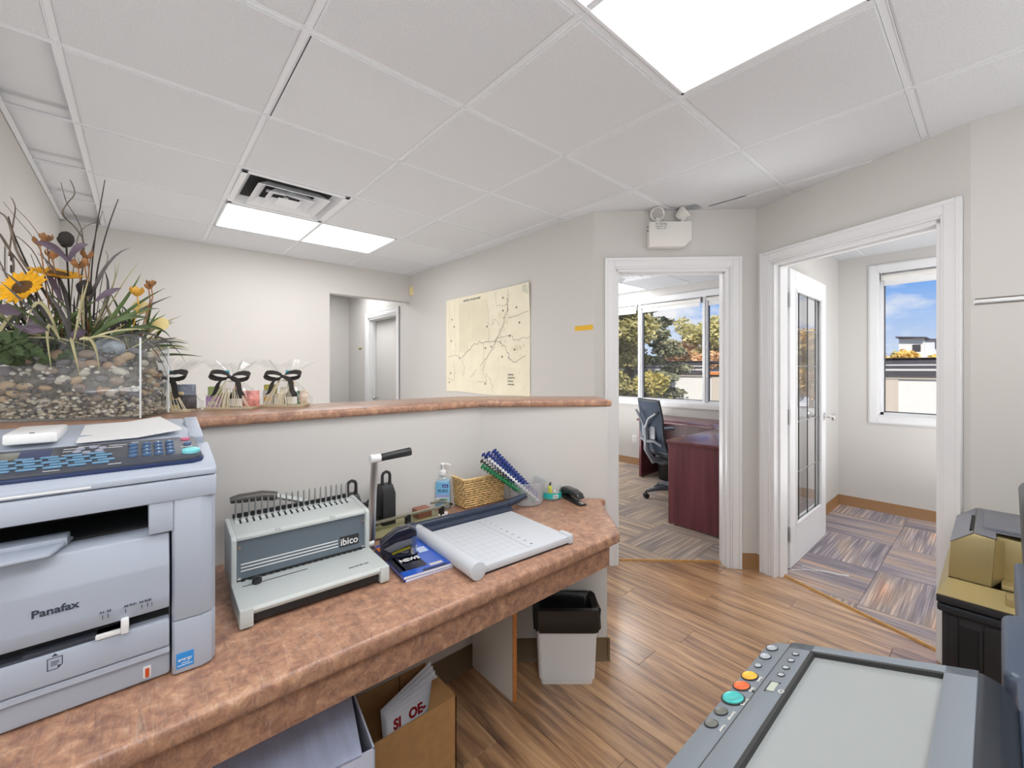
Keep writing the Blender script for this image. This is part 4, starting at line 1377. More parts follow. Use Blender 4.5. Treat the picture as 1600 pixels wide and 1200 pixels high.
b = B(); b.yz([(0.0, 0.137), (-0.004, 0.16), (-0.004, 0.22), (0.008, 0.276), (0.03, 0.283), (0.05, 0.283), (0.05, 0.137)], 0, 0.466, 0.003)
fc = b.build('front_cover', 'fax', t)
lettering('Panafax', 0.0172, 'ink', fc, (0.318, -0.0046, 0.189), FRONT, 'logo_lettering', 1.05, 0.0004)
lettering('A4  A5', 0.0052, 'ink', fc, (0.378, -0.0046, 0.163), FRONT, 'paper_size_marks', bold=0.0001)
lettering('A5 FLS1  A4 FLS2', 0.0052, 'ink', fc, (0.421, -0.0046, 0.163), FRONT, 'paper_size_marks', bold=0.0001)
b = B()
for q in (.374, .381, .404, .426, .434, .440): b.box(q, q + 0.0009, -0.0048, -0.004, 0.151, 0.158)
b.build('tick_marks', 'ink', fc, smooth=False)
b = B(); b.box(0, 0.466, 0.0, 0.04, 0.064, 0.114, 0.003)
tf = b.build('tray_front', 'fax', t)
b = B()     # paper sheet icon
for (u0, u1, v0, v1) in ((.308, .309, .088, .108), (.308, .326, .107, .108), (.308, .320, .088, .089), (.325, .326, .094, .108), (.312, .322, .101, .102), (.312, .322, .098, .099), (.312, .320, .095, .096)): b.box(u0, u1, -0.0006, 0.0004, v0, v1)
b.raw([(.320, -.0005, .088), (.326, -.0005, .094), (.320, -.0005, .094)], [(0, 1, 2)]); b.raw([(.313, -.0005, .110), (.321, -.0005, .110), (.317, -.0005, .115)], [(0, 1, 2)])
b.build('paper_icon', 'ink', tf, smooth=False)
b = B(); b.box(0, 0.466, 0.024, 0.05, 0.112, 0.139); b.build('feed_slot', 'dark', t, smooth=False)
b = B(); b.box(0, 0.40, 0.006, 0.05, 0.113, 0.119); b.box(0.28, 0.40, 0.004, 0.03, 0.119, 0.123); b.build('feed_tray', 'faxdark', t, smooth=False)
b = B(); b.box(0.398, 0.409, -0.012, 0.03, 0.117, 0.142, 0.002); b.box(0.365, 0.402, -0.003, 0.03, 0.115, 0.123, 0.002); b.build('paper_guide', 'white', t)
b = B()
pp = [(0.470, 0.44), (0.470, 0.006), (0.474, 0.0), (0.515, -0.002), (0.532, 0.004), (0.540, 0.020), (0.540, 0.44)]
b.prism(pp, 0.004, 0.104, 0.0015); b.prism(pp, 0.106, 0.340, 0.0015)
pl = b.build('side_pillar', 'fax', t)
b = B(); b.box(0.476, 0.503, -0.0026, 0.004, 0.014, 0.042); st = b.build('energy_sticker', mat('sticker_blue', srgb(50, 140, 214), 0.5), pl, smooth=False)
lettering('energy', 0.008, 'white', st, (0.4895, -0.0029, 0.030), FRONT, 'sticker_mark')
b = B(); b.box(0.478, 0.501, -0.0029, -0.0024, 0.0185, 0.0195); b.box(0.484, 0.496, -0.0029, -0.0024, 0.0225, 0.0235); b.build('sticker_lines', 'white', st, smooth=False)
b = B(); b.box(0.428, 0.440, 0.009, 0.014, 0.012, 0.034, 0.002); sw = b.build('switch_bezel', 'white', t)
b = B(); b.box(0.431, 0.437, 0.006, 0.012, 0.015, 0.031, 0.001); b.build('power_switch', mat('switch_orange', srgb(190, 74, 24), 0.35), sw)
b = B(); b.box(0, 0.47, 0.20, 0.40, 0.283, 0.338); b.box(0, 0.44, 0.05, 0.2, 0.2825, 0.286); b.build('output_recess', 'dark', t, smooth=False)
b = B(); b.box(0.436, 0.472, 0.0, 0.2, 0.281, 0.340, 0.002); b.build('recess_block', 'fax', t)
b = B(); b.prism([(0.06, -0.045), (0.315, -0.030), (0.335, 0.05), (0.05, 0.05)], 0.286, 0.292, 0.002); b.box(0.06, 0.33, 0.02, 0.06, 0.284, 0.300, 0.003); b.build('output_flap', 'fax', t)
b = B(); b.box(0, 0.540, -0.004, 0.44, 0.338, 0.378, 0.004); b.yz([(-0.002, 0.380), (-0.002, 0.392), (0.014, 0.402), (0.135, 0.424), (0.16, 0.424), (0.16, 0.380)], 0, 0.540, 0.003)
up = b.build('scanner_body', 'fax', t)
b = B(); b.box(0.15, 0.36, -0.0028, 0.0, 0.3835, 0.3865); b.build('lip_line', 'white', up, smooth=False)
# keyboard panel (tilted)
ang = math.atan2(0.028, 0.115)
PM = Matrix.Translation((0, 0.020, 0.405)) @ Matrix.Rotation(ang, 4, 'X')
b = B(); b.prism([(0, 0), (0.500, 0), (0.514, 0.006), (0.520, 0.020), (0.512, 0.118), (0, 0.118)], 0.0, 0.010, 0.002, M=PM); cp = b.build('control_panel', 'faxdark', t)
b = B(); b.prism([(0, -0.003), (0.503, -0.003), (0.518, 0.005), (0.523, 0.020), (0.51, 0.03), (0, 0.02)], -0.006, 0.0055, 0.002, M=PM); b.build('navy_edge', 'navy', cp)
b = B(); b.box(0.10, 0.262, 0.070, 0.104, 0.0098, 0.0106, M=PM); b.build('display', mat('lcd', srgb(112, 116, 108), 0.15), cp, smooth=False)
b = B(); b.box(0.262, 0.302, 0.066, 0.108, 0.0098, 0.0105, M=PM); b.build('display_frame', 'navy', cp, smooth=False)
key = None
for r_ in range(5):
    for c in range(9):
        x_ = 0.130 + c * 0.030 + (r_ % 2) * 0.009 - r_ * 0.002
        if x_ > 0.385: continue
        loc = PM @ Vector((x_, 0.018 + r_ * 0.0115, 0.0102))
        if key is None:
            b = B(); b.box(-0.0115, 0.0115, -0.0028, 0.0028, 0, 0.003, 0.0008, 1); key = b.build('key', 'keyblue', cp, loc=loc); key.rotation_euler = (ang, 0, 0)
        else: inst(key, cp, loc, (ang, 0, 0))
nk = None
for c, x_ in enumerate((0.414, 0.434, 0.452, 0.470)):
    for r_ in range(4):
        loc = PM @ Vector((x_, 0.034 + r_ * 0.0185, 0.0102))
        if nk is None:
            b = B(); b.lathe([(0.0068, 0), (0.0064, 0.0035), (0.0045, 0.0042)], 14, sy=0.62); nk = b.build('number_key', 'keydark', cp, loc=loc); nk.rotation_euler = (ang, 0, 0)
        else: inst(nk, cp, loc, (ang, 0, 0))
for c, x_ in enumerate((0.434, 0.452, 0.470)):
    for r_, s_ in enumerate(('*0#', '789', '456', '123')):
        lt = lettering(s_[c], 0.006, 'white', cp, PM @ Vector((x_, 0.034 + r_ * 0.0185, 0.0147)), ((1, 0, 0), (0, math.cos(ang), math.sin(ang)), (0, -math.sin(ang), math.cos(ang))), 'key_number')
b = B(); b.lathe([(0.0155, 0), (0.015, 0.005), (0.012, 0.0065)], 24, M=PM @ Matrix.Translation((0.502, 0.030, 0.010)), sy=0.75); b.build('start_button', 'aqua', cp)
b = B(); b.lathe([(0.008, 0), (0.007, 0.004)], 14, M=PM @ Matrix.Translation((0.497, 0.098, 0.010)), sy=0.6); b.build('stop_button', mat('pink_button', srgb(206, 110, 140), 0.35), cp)
b = B(); b.lathe([(0.007, 0), (0.006, 0.004)], 14, M=PM @ Matrix.Translation((0.499, 0.072, 0.010)), sy=0.6); b.build('clear_button', 'keydark', cp)
MT['lilac'] = mat('lilac_key', srgb(164, 168, 184), 0.4)
for k in range(6):
    a = 2 * PI * k / 6 + .3
    b = B(); b.lathe([(0.0062, 0), (0.0056, 0.003)], 10, M=PM @ Matrix.Translation((0.352 + 0.018 * math.cos(a), 0.086 + 0.013 * math.sin(a), 0.010)), sy=0.65); b.build('navigation_key', 'lilac', cp)
b = B()
for (x_, y_, w_) in ((.316, .100, .018), (.316, .088, .012), (.316, .070, .014), (.335, .106, .03), (.378, .100, .026), (.376, .090, .022), (.41, .106, .012), (.488, .112, .018), (.488, .084, .016), (.488, .058, .018), (.30, .006, .02), (.38, .008, .018), (.20, .006, .02), (.27, .060, .012), (.20, .062, .014), (.13, .062, .012)):
    b.box(x_, x_ + w_, y_, y_ + 0.0016, 0.0099, 0.0104, M=PM)
o = b.build('panel_print', 'white', cp, smooth=False)
# document feeder and trays behind the panel
b = B()
b.yz([(0.135, 0.40), (0.135, 0.434), (0.20, 0.452), (0.40, 0.458), (0.43, 0.44), (0.43, 0.40)], 0.0, 0.51, 0.004)
b.yz([(0.15, 0.40), (0.135, 0.440), (0.30, 0.470), (0.32, 0.40)], 0.505, 0.532, 0.004)
b.build('feeder_cover', 'fax', t)
b = B(); b.sheet([[(0.33, 0.15, 0.447), (0.33, 0.33, 0.462)], [(0.42, 0.15, 0.449), (0.40, 0.33, 0.464)], [(0.495, 0.16, 0.458), (0.46, 0.31, 0.474)]], 0.003); b.build('paper_tray', 'white', t)
b = B(); b.box(0.235, 0.305, 0.15, 0.30, 0.450, 0.470, 0.004); b.build('paper_guide', 'white', t)
b = B(); b.box(0.268, 0.275, 0.152, 0.158, 0.4695, 0.4705); b.build('guide_mark', 'ink', t, smooth=False)

# ------------------------------------------------------------------ comb binding machine
MT['bgrey'] = mat('binder_grey', srgb(196, 202, 200), 0.4, bump=(500, 0.1))
MT['bslate'] = mat('binder_slate', srgb(108, 120, 130), 0.35, 0.2)
t = thing('binding_machine', 'pale grey and slate comb binding machine with pins and a crank', 'binding machine', (0.166, 1.115, WZ), math.radians(-1.5))
b = B()
b.yz([(0.0, 0.040), (0.006, 0.047), (0.158, 0.050), (0.158, 0.036), (0.004, 0.030)], 0.0, 0.352, 0.002)
b.box(0, 0.028, 0.0, 0.158, 0.004, 0.046, 0.003); b.box(0.326, 0.352, 0.0, 0.158, 0.004, 0.046, 0.003)
b.box(0.0, 0.352, 0.08, 0.158, 0.004, 0.04)
b.build('base_tray', 'bgrey', t)
b = B(); b.box(0.028, 0.326, 0.010, 0.10, 0.008, 0.027, 0.003); b.build('chip_drawer', 'black', t)
b = B()
for x_ in (0.014, 0.338):
    for y_ in (0.015, 0.14): b.cyl((x_, y_, 0), (x_, y_, 0.005), 0.009, seg=12)
b.build('rubber_feet', 'black', t)
b = B(); b.box(0.012, 0.340, 0.156, 0.28, 0.036, 0.154); b.build('punch_housing', 'bslate', t)
for x_ in (0.0, 0.340):
    b = B(); b.yz([(0.146, 0.032), (0.146, 0.158), (0.156, 0.166), (0.285, 0.178), (0.292, 0.03)], x_, x_ + 0.012, 0.003); b.build('side_plate', 'bgrey', t)
b = B(); b.yz([(0.150, 0.153), (0.150, 0.160), (0.158, 0.165), (0.285, 0.176), (0.285, 0.165)], 0.012, 0.340, 0.001); b.box(0.10, 0.112, 0.149, 0.156, 0.161, 0.166); b.box(0.24, 0.252, 0.149, 0.156, 0.161, 0.166)
b.build('top_plate', 'bgrey', t)
b = B()
for k in range(3): b.box(0.022, 0.262, 0.1546, 0.1562, 0.072 + k * 0.0085, 0.0745 + k * 0.0085)
b.build('white_stripe', 'white', t, smooth=False)
b = B(); b.box(0.268, 0.322, 0.1540, 0.1562, 0.068, 0.098); bd = b.build('name_plate', 'blackink', t, smooth=False)
lettering('ibico', 0.028, 'white', bd, (0.294, 0.1535, 0.082), FRONT, 'logo_lettering', 0.95, 0.0004)
b = B()
for x_ in (0.018, 0.334):
    for z_ in (0.055, 0.135): b.cyl((x_, 0.1575, z_), (x_, 0.152, z_), 0.0045, seg=10)
b.build('screw', 'chrome', t)
pin = slot = bl_ = None
for k in range(20):
    x_ = 0.024 + k * 0.01575
    if pin is None:
        b = B(); b.tube([(0, 0, 0), (0, 0, 0.02), (0, -0.001, 0.046), (0, -0.002, 0.052)], [0.0060, 0.0054, 0.0042, 0.0020], 8, flat=0.5); b.box(-0.004, 0.004, -0.008, 0.002, -0.002, 0.006, 0.001, 1)
        pin = b.build('comb_pin', 'steel', t, loc=(x_, 0.268, 0.174))
        b = B(); b.box(-0.0022, 0.0022, -0.030, -0.002, 0, 0.0016); slot = b.build('comb_slot', 'dark', t, smooth=False, loc=(x_ + 0.0075, 0.262, 0.1735))
        slot.rotation_euler = (0.085, 0, 0)
        b = B(); b.box(-0.0055, 0.0055, -0.030, -0.004, 0, 0.003, 0.001, 1); bl_ = b.build('comb_hook', 'bgrey', t, loc=(x_, 0.266, 0.1735)); bl_.rotation_euler = (0.085, 0, 0)
    else:
        inst(pin, t, (x_, 0.268, 0.174)); inst(bl_, t, (x_, 0.266, 0.1735), (0.085, 0, 0))
        if k < 19: inst(slot, t, (x_ + 0.0075, 0.262, 0.1735), (0.085, 0, 0))
b = B(); b.box(0.018, 0.335, 0.276, 0.284, 0.172, 0.186)
b.build('comb_rack', 'blacksoft', t, smooth=False)
b = B(); b.cyl((0.052, 0.118, 0.049), (0.052, 0.118, 0.062), 0.011, seg=16, bev=0.002); b.cyl((0.052, 0.118, 0.062), (0.052, 0.118, 0.066), 0.007, seg=12); b.build('edge_guide_knob', 'black', t)
b = B(); b.box(0.012, 0.340, 0.1515, 0.1575, 0.0495, 0.0535)
for k in range(20): b.box(0.022 + k * 0.0158, 0.030 + k * 0.0158, 0.146, 0.152, 0.0492, 0.0506)
b.build('paper_throat', 'dark', t, smooth=False)
b = B(); b.box(0.02, 0.17, 0.1165, 0.1195, 0.0486, 0.0496); b.box(0.06, 0.33, 0.146, 0.149, 0.0496, 0.0502); b.build('guide_slot', 'dark', t, smooth=False)
lettering('ibiMASTER 300', 0.0085, 'bslate', t, (0.285, 0.05, 0.0492), FLAT, 'model_print')
b = B()
A0, A1 = Vector((0.366, 0.175, 0.028)), Vector((0.366, 0.142, 0.318))
b.tube([A0, A0.lerp(A1, .3), A0.lerp(A1, .9), A1], [0.014, 0.013, 0.011, 0.010], 10, flat=0.35)
b.build('crank_arm', 'steel', t)
b = B(); b.cyl((0.352, 0.142, 0.318), (0.384, 0.141, 0.318), 0.0125, seg=16, bev=0.002); b.build('crank_boss', 'white', t)
b = B(); b.cyl((0.340, 0.176, 0.05), (0.374, 0.176, 0.05), 0.012, seg=14); b.build('crank_pivot', 'white', t)
b = B(); b.cyl((0.384, 0.141, 0.318), (0.482, 0.136, 0.326), 0.0115, 0.0135, seg=18, bev=0.003); b.build('crank_grip', 'black', t)

# ------------------------------------------------------------------ heavy hole punch behind it
MT['olive'] = mat('olive_enamel', srgb(150, 146, 108), 0.4)
t = thing('hole_punch', 'heavy lever hole punch with olive base and looped black punch heads', 'hole punch', (0.34, 1.40, WZ), 0)
b = B(); b.box(0.0, 0.56, 0.0, 0.135, 0.004, 0.014, 0.003); b.box(0.0, 0.25, 0.02, 0.135, 0.014, 0.05, 0.004); b.build('base_plate', 'olive', t)
b = B(); b.box(0.20, 0.60, 0.035, 0.048, 0.044, 0.052, 0.001); b.box(0.586, 0.60, 0.035, 0.11, 0.044, 0.052, 0.001); b.box(0.54, 0.60, 0.10, 0.11, 0.044, 0.052, 0.001); b.build('guide_rail', mat('rail_zinc', srgb(170, 168, 150), 0.35, 0.7), t)
for x_ in (0.22, 0.40, 0.545):
    b = B(); b.box(x_, x_ + 0.016, 0.033, 0.055, 0.012, 0.050, 0.002); b.build('rail_stop', 'black', t)
b = B(); b.box(0.46, 0.52, 0.06, 0.11, 0.013, 0.046, 0.002); b.build('copper_block', mat('copper_brown', srgb(150, 98, 80), 0.5), t)
def head(x_, y_, h):
    b = B()
    b.loft([[(x_ - .024, y_ - .03, .0), (x_ + .024, y_ - .03, .0), (x_ + .024, y_ + .03, .0), (x_ - .024, y_ + .03, .0)],
            [(x_ - .024, y_ - .03, h * .8), (x_ + .024, y_ - .03, h * .8), (x_ + .024, y_ + .03, h * .8), (x_ - .024, y_ + .03, h * .8)],
            [(x_ - .021, y_ - .012, h), (x_ + .021, y_ - .012, h), (x_ + .021, y_ + .028, h), (x_ - .021, y_ + .028, h)]], M=Matrix.Translation((0, 0, .012)))
    hd = b.build('punch_head', 'black', t)
    b = B()
    pts = [(x_ - .014, y_, h + .008), (x_ - .015, y_, h + .03)] + [(x_ - .015 * math.cos(a), y_, h + .045 + .015 * math.sin(a)) for a in (0.2, .8, PI / 2, PI - .8, PI - .2)] + [(x_ + .015, y_, h + .03), (x_ + .014, y_, h + .008)]
    b.tube(pts, [.0075] + [.0058] * (len(pts) - 2) + [.0075], 8)
    b.build('loop_handle', 'black', hd)
head(0.225, 0.112, 0.132)
head(0.352, 0.108, 0.145)
b = B(); b.raw([(0.275, 0.10, 0.05), (0.335, 0.10, 0.05), (0.31, 0.11, 0.14), (0.27, 0.11, 0.10)], [(0, 1, 2, 3)]); b.box(0.262, 0.318, 0.10, 0.115, 0.0, 0.105, 0.002); b.build('head_bracket', 'blacksoft', t, smooth=False)
b = B(); b.tube([(0.20, 0.085, 0.045), (0.125, 0.085, 0.115), (0.05, 0.085, 0.165), (-0.03, 0.085, 0.196)], [0.020, 0.018, 0.016, 0.014], 10, flat=0.55); b.cyl((0.19, 0.05, 0.05), (0.19, 0.12, 0.05), 0.02, seg=14); b.build('lever_arm', 'bgrey', t)
b = B(); b.tube([(-0.022, 0.085, 0.193), (-0.06, 0.085, 0.202), (-0.12, 0.085, 0.204), (-0.142, 0.085, 0.203)], [0.017, 0.018, 0.016, 0.011], 12, flat=0.85); b.build('lever_grip', mat('grip_grey', srgb(86, 82, 78), 0.35), t)
t = thing('packet', 'small crumpled red and white packet by the sanitizer bottle', 'packet', (0.905, 1.45, WZ), 0.5)
b = B(); b.box(-0.024, 0.024, -0.013, 0.013, 0.0, 0.02, 0.006); b.build('wrapper', 'white', t)
b = B(); b.box(-0.0245, 0.004, -0.0135, 0.0135, 0.003, 0.016, 0.004); b.box(0.012, 0.02, -0.0136, -0.012, 0.006, 0.012); b.build('red_print', 'red', t)

# ------------------------------------------------------------------ paper trimmer
MT['mapfine2'] = mat('ruler_ink', srgb(150, 156, 166), 0.6)
MT['trimgrey'] = mat('trimmer_grey', srgb(204, 208, 214), 0.4)
t = thing('paper_trimmer', 'light grey paper trimmer with a dark blue blade arm', 'paper trimmer', (0.705, 0.965, WZ), math.radians(-3))
b = B()
b.box(0.02, 0.385, 0.0, 0.325, 0.006, 0.028, 0.004); b.box(0.375, 0.395, -0.005, 0.05, 0.002, 0.034, 0.006)
dk = b.build('deck', 'trimgrey', t)
b = B(); b.cyl((0.004, -0.014, 0.026), (0.004, 0.385, 0.024), 0.026, 0.022, seg=28, bev=0.002); b.build('side_roll', 'trimgrey', t)
b = B(); b.box(0.025, 0.38, 0.004, 0.32, 0.0, 0.007); b.build('underframe', 'blacksoft', t)
b = B()
for k in range(30): b.box(0.212, 0.212 + (0.008 if k % 5 else 0.015), 0.02 + k * 0.0098, 0.0207 + k * 0.0098, 0.0279, 0.0283)
b.box(0.2112, 0.2122, 0.016, 0.31, 0.0279, 0.0283)
for k in range(9): b.box(0.045, 0.205, 0.03 + k * 0.032, 0.0305 + k * 0.032, 0.0279, 0.0281)
for k in range(6): b.box(0.06 + 0.026 * k, 0.0605 + 0.026 * k, 0.02, 0.30, 0.0279, 0.0281)
b.build('ruler_marks', 'mapfine2', dk, smooth=False)
for k in range(9): lettering(str(2 + 2 * k), 0.010, 'bslate', dk, (0.238, 0.29 - k * 0.032, 0.0284), FLAT, 'ruler_number')
MT['blade'] = mat('blade_blue', srgb(44, 54, 74), 0.35)
b = B(); b.box(0.0, 0.40, 0.33, 0.372, 0.010, 0.034, 0.005); b.build('blade_rail', 'blade', t)
b = B(); b.yz([(0.365, 0.018), (0.368, 0.046), (0.380, 0.052), (0.392, 0.044), (0.395, 0.018)], -0.02, 0.42, 0.004)
b.tube([(0.41, 0.38, 0.036), (0.46, 0.378, 0.046), (0.50, 0.372, 0.056)], [0.016, 0.014, 0.011], 10); b.cyl((-0.028, 0.38, 0.03), (-0.004, 0.38, 0.03), 0.024, seg=18)
b.build('blade_arm', 'blade', t)

# ------------------------------------------------------------------ magazines and the upright stapler on them
def magazine(z, dx_, rz, label, front):
    t = thing('magazine', label, 'magazine', (0.545 + dx_, 1.075, WZ + z), rz, 'two magazines under the stapler')
    b = B(); b.box(0, 0.148, 0, 0.248, 0.0006, 0.0075); b.build('pages', 'paper', t, smooth=False)
    b = B(); b.box(-0.001, 0.149, -0.0005, 0.249, 0.0075, 0.0083); b.box(-0.001, 0.149, -0.0005, 0.249, 0, 0.0006); b.box(-0.0012, 0, 0, 0.248, 0.0, 0.0083); cv = b.build('cover', mat('cover_blue', srgb(26, 86, 190), 0.25, coat=0.6), t, smooth=False)
    if front:
        for (u0, u1, v0, v1, c) in ((.0, .085, .03, .20, srgb(34, 36, 52)), (.012, .020, .03, .17, srgb(220, 228, 236)), (.03, .082, .075, .115, srgb(150, 186, 230)), (.028, .09, .118, .135, srgb(140, 30, 44)), (.0, .06, .19, .235, srgb(196, 110, 60)), (.09, .130, .02, .034, srgb(206, 196, 190)), (.06, .135, .0, .012, srgb(16, 30, 70)), (.10, .13, .12, .16, srgb(190, 206, 230))):
            b = B(); b.box(u0, u1, v0, v1, 0.0082, 0.0086); b.build('cover_print', mat('cover_ink', c, 0.3), cv, smooth=False)
        lettering('NEWS', 0.028, 'white', cv, (0.056, 0.094, 0.0088), FLAT, 'cover_lettering', 0.8, 0.0008)
    return t
magazine(0.0, 0.006, math.radians(-4), 'lower of two blue magazines under the upright stapler', False)
magazine(0.0086, 0.0, math.radians(-5), 'upper blue magazine with a dark cover picture under the upright stapler', True)
t = thing('stapler', 'glossy navy and grey stapler standing on the blue magazines', 'stapler', (0.60, 1.20, WZ + 0.0174), math.radians(-16))
t.scale = (0.88, 1.0, 1.15)
# local x runs towards the nose; the head is raised over its foot
MT['navyplastic'] = mat('navy_gloss', srgb(24, 28, 46), 0.2, coat=0.4)
b = B(); b.xz([(-0.075, 0.038), (-0.07, 0.050), (-0.02, 0.075), (0.025, 0.080), (0.048, 0.070), (0.052, 0.052), (0.030, 0.048), (-0.02, 0.043), (-0.06, 0.032)], -0.017, 0.017, 0.006, seg=3); b.build('head', 'navyplastic', t)
b = B(); b.xz([(-0.062, 0.030), (-0.02, 0.043), (0.034, 0.048), (0.036, 0.032), (-0.04, 0.018)], -0.0155, 0.0155, 0.003); b.build('side_band', mat('band_grey', srgb(96, 98, 108), 0.35), t)
b = B(); b.xz([(0.030, 0.072), (0.050, 0.070), (0.053, 0.052), (0.048, 0.022), (0.030, 0.022)], -0.0145, 0.0145, 0.004, seg=3); b.build('nose', mat('nose_blue', srgb(86, 104, 150), 0.25, 0.3), t)
b = B(); b.xz([(-0.035, 0.016), (0.03, 0.027), (0.03, 0.021), (-0.035, 0.010)], -0.012, 0.012, 0.001); b.build('magazine_rail', mat('brass_yellow', srgb(150, 140, 40), 0.4, 0.4), t)
b = B(); b.xz([(-0.066, 0.0), (0.055, 0.0), (0.055, 0.006), (-0.03, 0.012), (-0.06, 0.034), (-0.072, 0.034)], -0.013, 0.013, 0.003); b.build('foot', 'navyplastic', t)
b = B(); b.lathe([(0.014, 0.005), (0.013, 0.020), (0.015, 0.022)], 18, M=Matrix.Translation((0.039, 0, 0))); b.build('anvil', 'chrome', t)

# ------------------------------------------------------------------ sanitizer bottle
t = thing('sanitizer_bottle', 'clear pump bottle of blue hand sanitizer beside the wicker basket', 'bottle', (0.968, 1.553, WZ), math.radians(-38))
b = B()
rings = []
for z_, sx, sy in ((0, .030, .018), (.004, .034, .021), (.02, .034, .022), (.09, .033, .022), (.115, .030, .020), (.13, .022, .016), (.138, .013, .012), (.142, .012, .012)):
    rings.append([(sx * math.copysign(abs(math.cos(a)) ** .6, math.cos(a)), sy * math.copysign(abs(math.sin(a)) ** .6, math.sin(a)), z_) for a in [2 * PI * k / 24 for k in range(24)]])
b.loft(rings); b.build('bottle_body', 'clear', t)
b = B(); b.loft([[(p[0] * .93, p[1] * .93, p[2] + .002) for p in r_] for r_ in rings[:5]]); b.build('gel', mat('gel_blue', srgb(150, 196, 224), 0.15, spec=0.5), t)
lab = []
b = B(); g = []
for k in range(9):
    u = -0.8 + 1.6 * k / 8; xx = 0.0345 * u; yy = -0.0228 * (1 - abs(u) ** 5) ** .35 if abs(u) < 1 else 0
    g.append([(xx, yy, 0.028), (xx, yy, 0.112)])
b.sheet(g); lb = b.build('front_label', mat('label_blue', srgb(120, 184, 224), 0.4), t)
for (u0, u1, v0, v1, c) in ((-.027, .027, .030, .05, srgb(214, 224, 226)), (-.012, .027, .038, .046, srgb(104, 190, 140)), (-.027, .027, .05, .062, srgb(150, 160, 206)), (.0, .024, .092, .104, srgb(40, 60, 150))):
    b = B(); b.box(u0, u1, -0.0236, -0.0226, v0, v1); b.build('label_print', mat('label_ink', c, 0.5), lb, smooth=False)
lettering('PURE', 0.018, 'navy', lb, (0.002, -0.0238, 0.077), FRONT, 'label_lettering')
lettering('care', 0.010, 'white', lb, (0.012, -0.0242, 0.098), FRONT, 'label_lettering')
b = B(); b.lathe([(0.014, 0.140), (0.0145, 0.156), (0.010, 0.160), (0.0055, 0.161), (0.0055, 0.178), (0.009, 0.179), (0.009, 0.187), (0.006, 0.189)], 20)
b.tube([(0, 0, 0.184), (0.02, -0.004, 0.186), (0.034, -0.007, 0.181)], [0.0055, 0.0048, 0.0038], 8); b.build('pump', 'white', t)

# ------------------------------------------------------------------ wicker basket
MT['wick'] = mat('wicker', srgb(222, 188, 132), 0.7, var=(60, 0.28))
t = thing('wicker_basket', 'woven tan wicker basket open on top at the back of the worktop', 'basket', (1.130, 1.523, WZ), math.radians(-3))
def rr(hx, hy, r, n=5):
    pts = []
    for cx_, cy_, a0 in ((hx - r, hy - r, 0), (-hx + r, hy - r, PI / 2), (-hx + r, -hy + r, PI), (hx - r, -hy + r, 3 * PI / 2)):
        for k in range(n + 1): pts.append((cx_ + r * math.cos(a0 + k * PI / 2 / n), cy_ + r * math.sin(a0 + k * PI / 2 / n)))
    return pts
rows = 12
per = None
for k in range(rows):
    z_ = 0.006 + k * 0.0098
    hx, hy = 0.098 + 0.010 * k / rows, 0.056 + 0.008 * k / rows
    base = rr(hx, hy, 0.010, 4)
    # resample ring and weave in and out
    P = []
    for i in range(len(base)):
        a_, c_ = Vector(base[i]), Vector(base[(i + 1) % len(base)])
        m_ = max(1, int((c_ - a_).length / 0.0062))
        for q in range(m_): P.append(a_.lerp(c_, q / m_))
    n_ = len(P)
    pts = []
    for i, p in enumerate(P):
        nrm = p.normalized()
        pts.append(Vector((p.x, p.y, z_)) + Vector((nrm.x, nrm.y, 0)) * 0.0042 * math.cos(i * PI / 2 * 1.0 + (PI if k % 2 else 0)))
    pts.append(pts[0])
    b = B(); b.tube(pts, 0.0041, 6)
    b.build('woven_strand', 'wick', t)
b = B()
for hx, hy, r_, z_ in ((0.110, 0.066, 0.0060, 0.123),):
    base = rr(hx, hy, 0.010, 6); b.tube([(p[0], p[1], z_) for p in base] + [(base[0][0], base[0][1], z_)], r_, 8)
b.build('rim', 'wick', t)
b = B(); b.prism(rr(0.096, 0.054, 0.018), 0.002, 0.007); b.build('basket_floor', 'wick', t)
b = B(); b.loft([[(p[0], p[1], 0.004) for p in rr(0.0965, 0.0545, .010)], [(p[0], p[1], 0.121) for p in rr(0.106, 0.062, .010)], [(p[0], p[1], 0.121) for p in rr(0.104, 0.060, .010)], [(p[0], p[1], 0.006) for p in rr(0.0945, 0.0525, .010)]], caps=False)
b.build('stake_wall', mat('wicker_dark', srgb(92, 64, 34), 0.8, var=(80, 0.3)), t)

# ------------------------------------------------------------------ clear tub with binding combs
TX, TY = 1.285, 1.372
t = thing('plastic_tub', 'round milky plastic tub holding the coloured binding combs', 'tub', (TX, TY, WZ))
b = B(); b.lathe([(0.0, 0.001), (0.066, 0.001), (0.072, 0.006), (0.084, 0.094), (0.090, 0.097), (0.090, 0.101), (0.082, 0.101), (0.080, 0.094), (0.0685, 0.008), (0.0, 0.006)], 36, close=False); b.build('tub_wall', 'milky', t)
def comb(p0, p1, r, m_, label, n=19):
    t = thing('binding_comb', label, 'binding comb', p0)
    q = Vector(p1) - Vector(p0)
    M_ = q.to_track_quat('Z', 'Y').to_matrix().to_4x4()
    b = B(); b.tube([(r * .85, 0, 0), (r * .85, 0, q.length)], r * .38, 6, M=M_); b.build('spine', m_, t)
    b = B()
    for k in range(n):
        z_ = (k + .5) * q.length / n
        pts = [(r * math.cos(a) , r * math.sin(a), z_) for a in [2 * PI * i / 10 for i in range(10)]]
        b.tube(pts, r * .30, 5, M=M_)
    b.build('ring_teeth', m_, t)
MT['cblue'] = mat('comb_blue', srgb(24, 50, 128), 0.3); MT['cgreen'] = mat('comb_green', srgb(20, 120, 74), 0.3)
comb((1.330, 1.352, 0.772), (1.158, 1.452, 0.985), 0.0125, 'cblue', 'thick blue binding comb, outermost on the right in the milky tub')
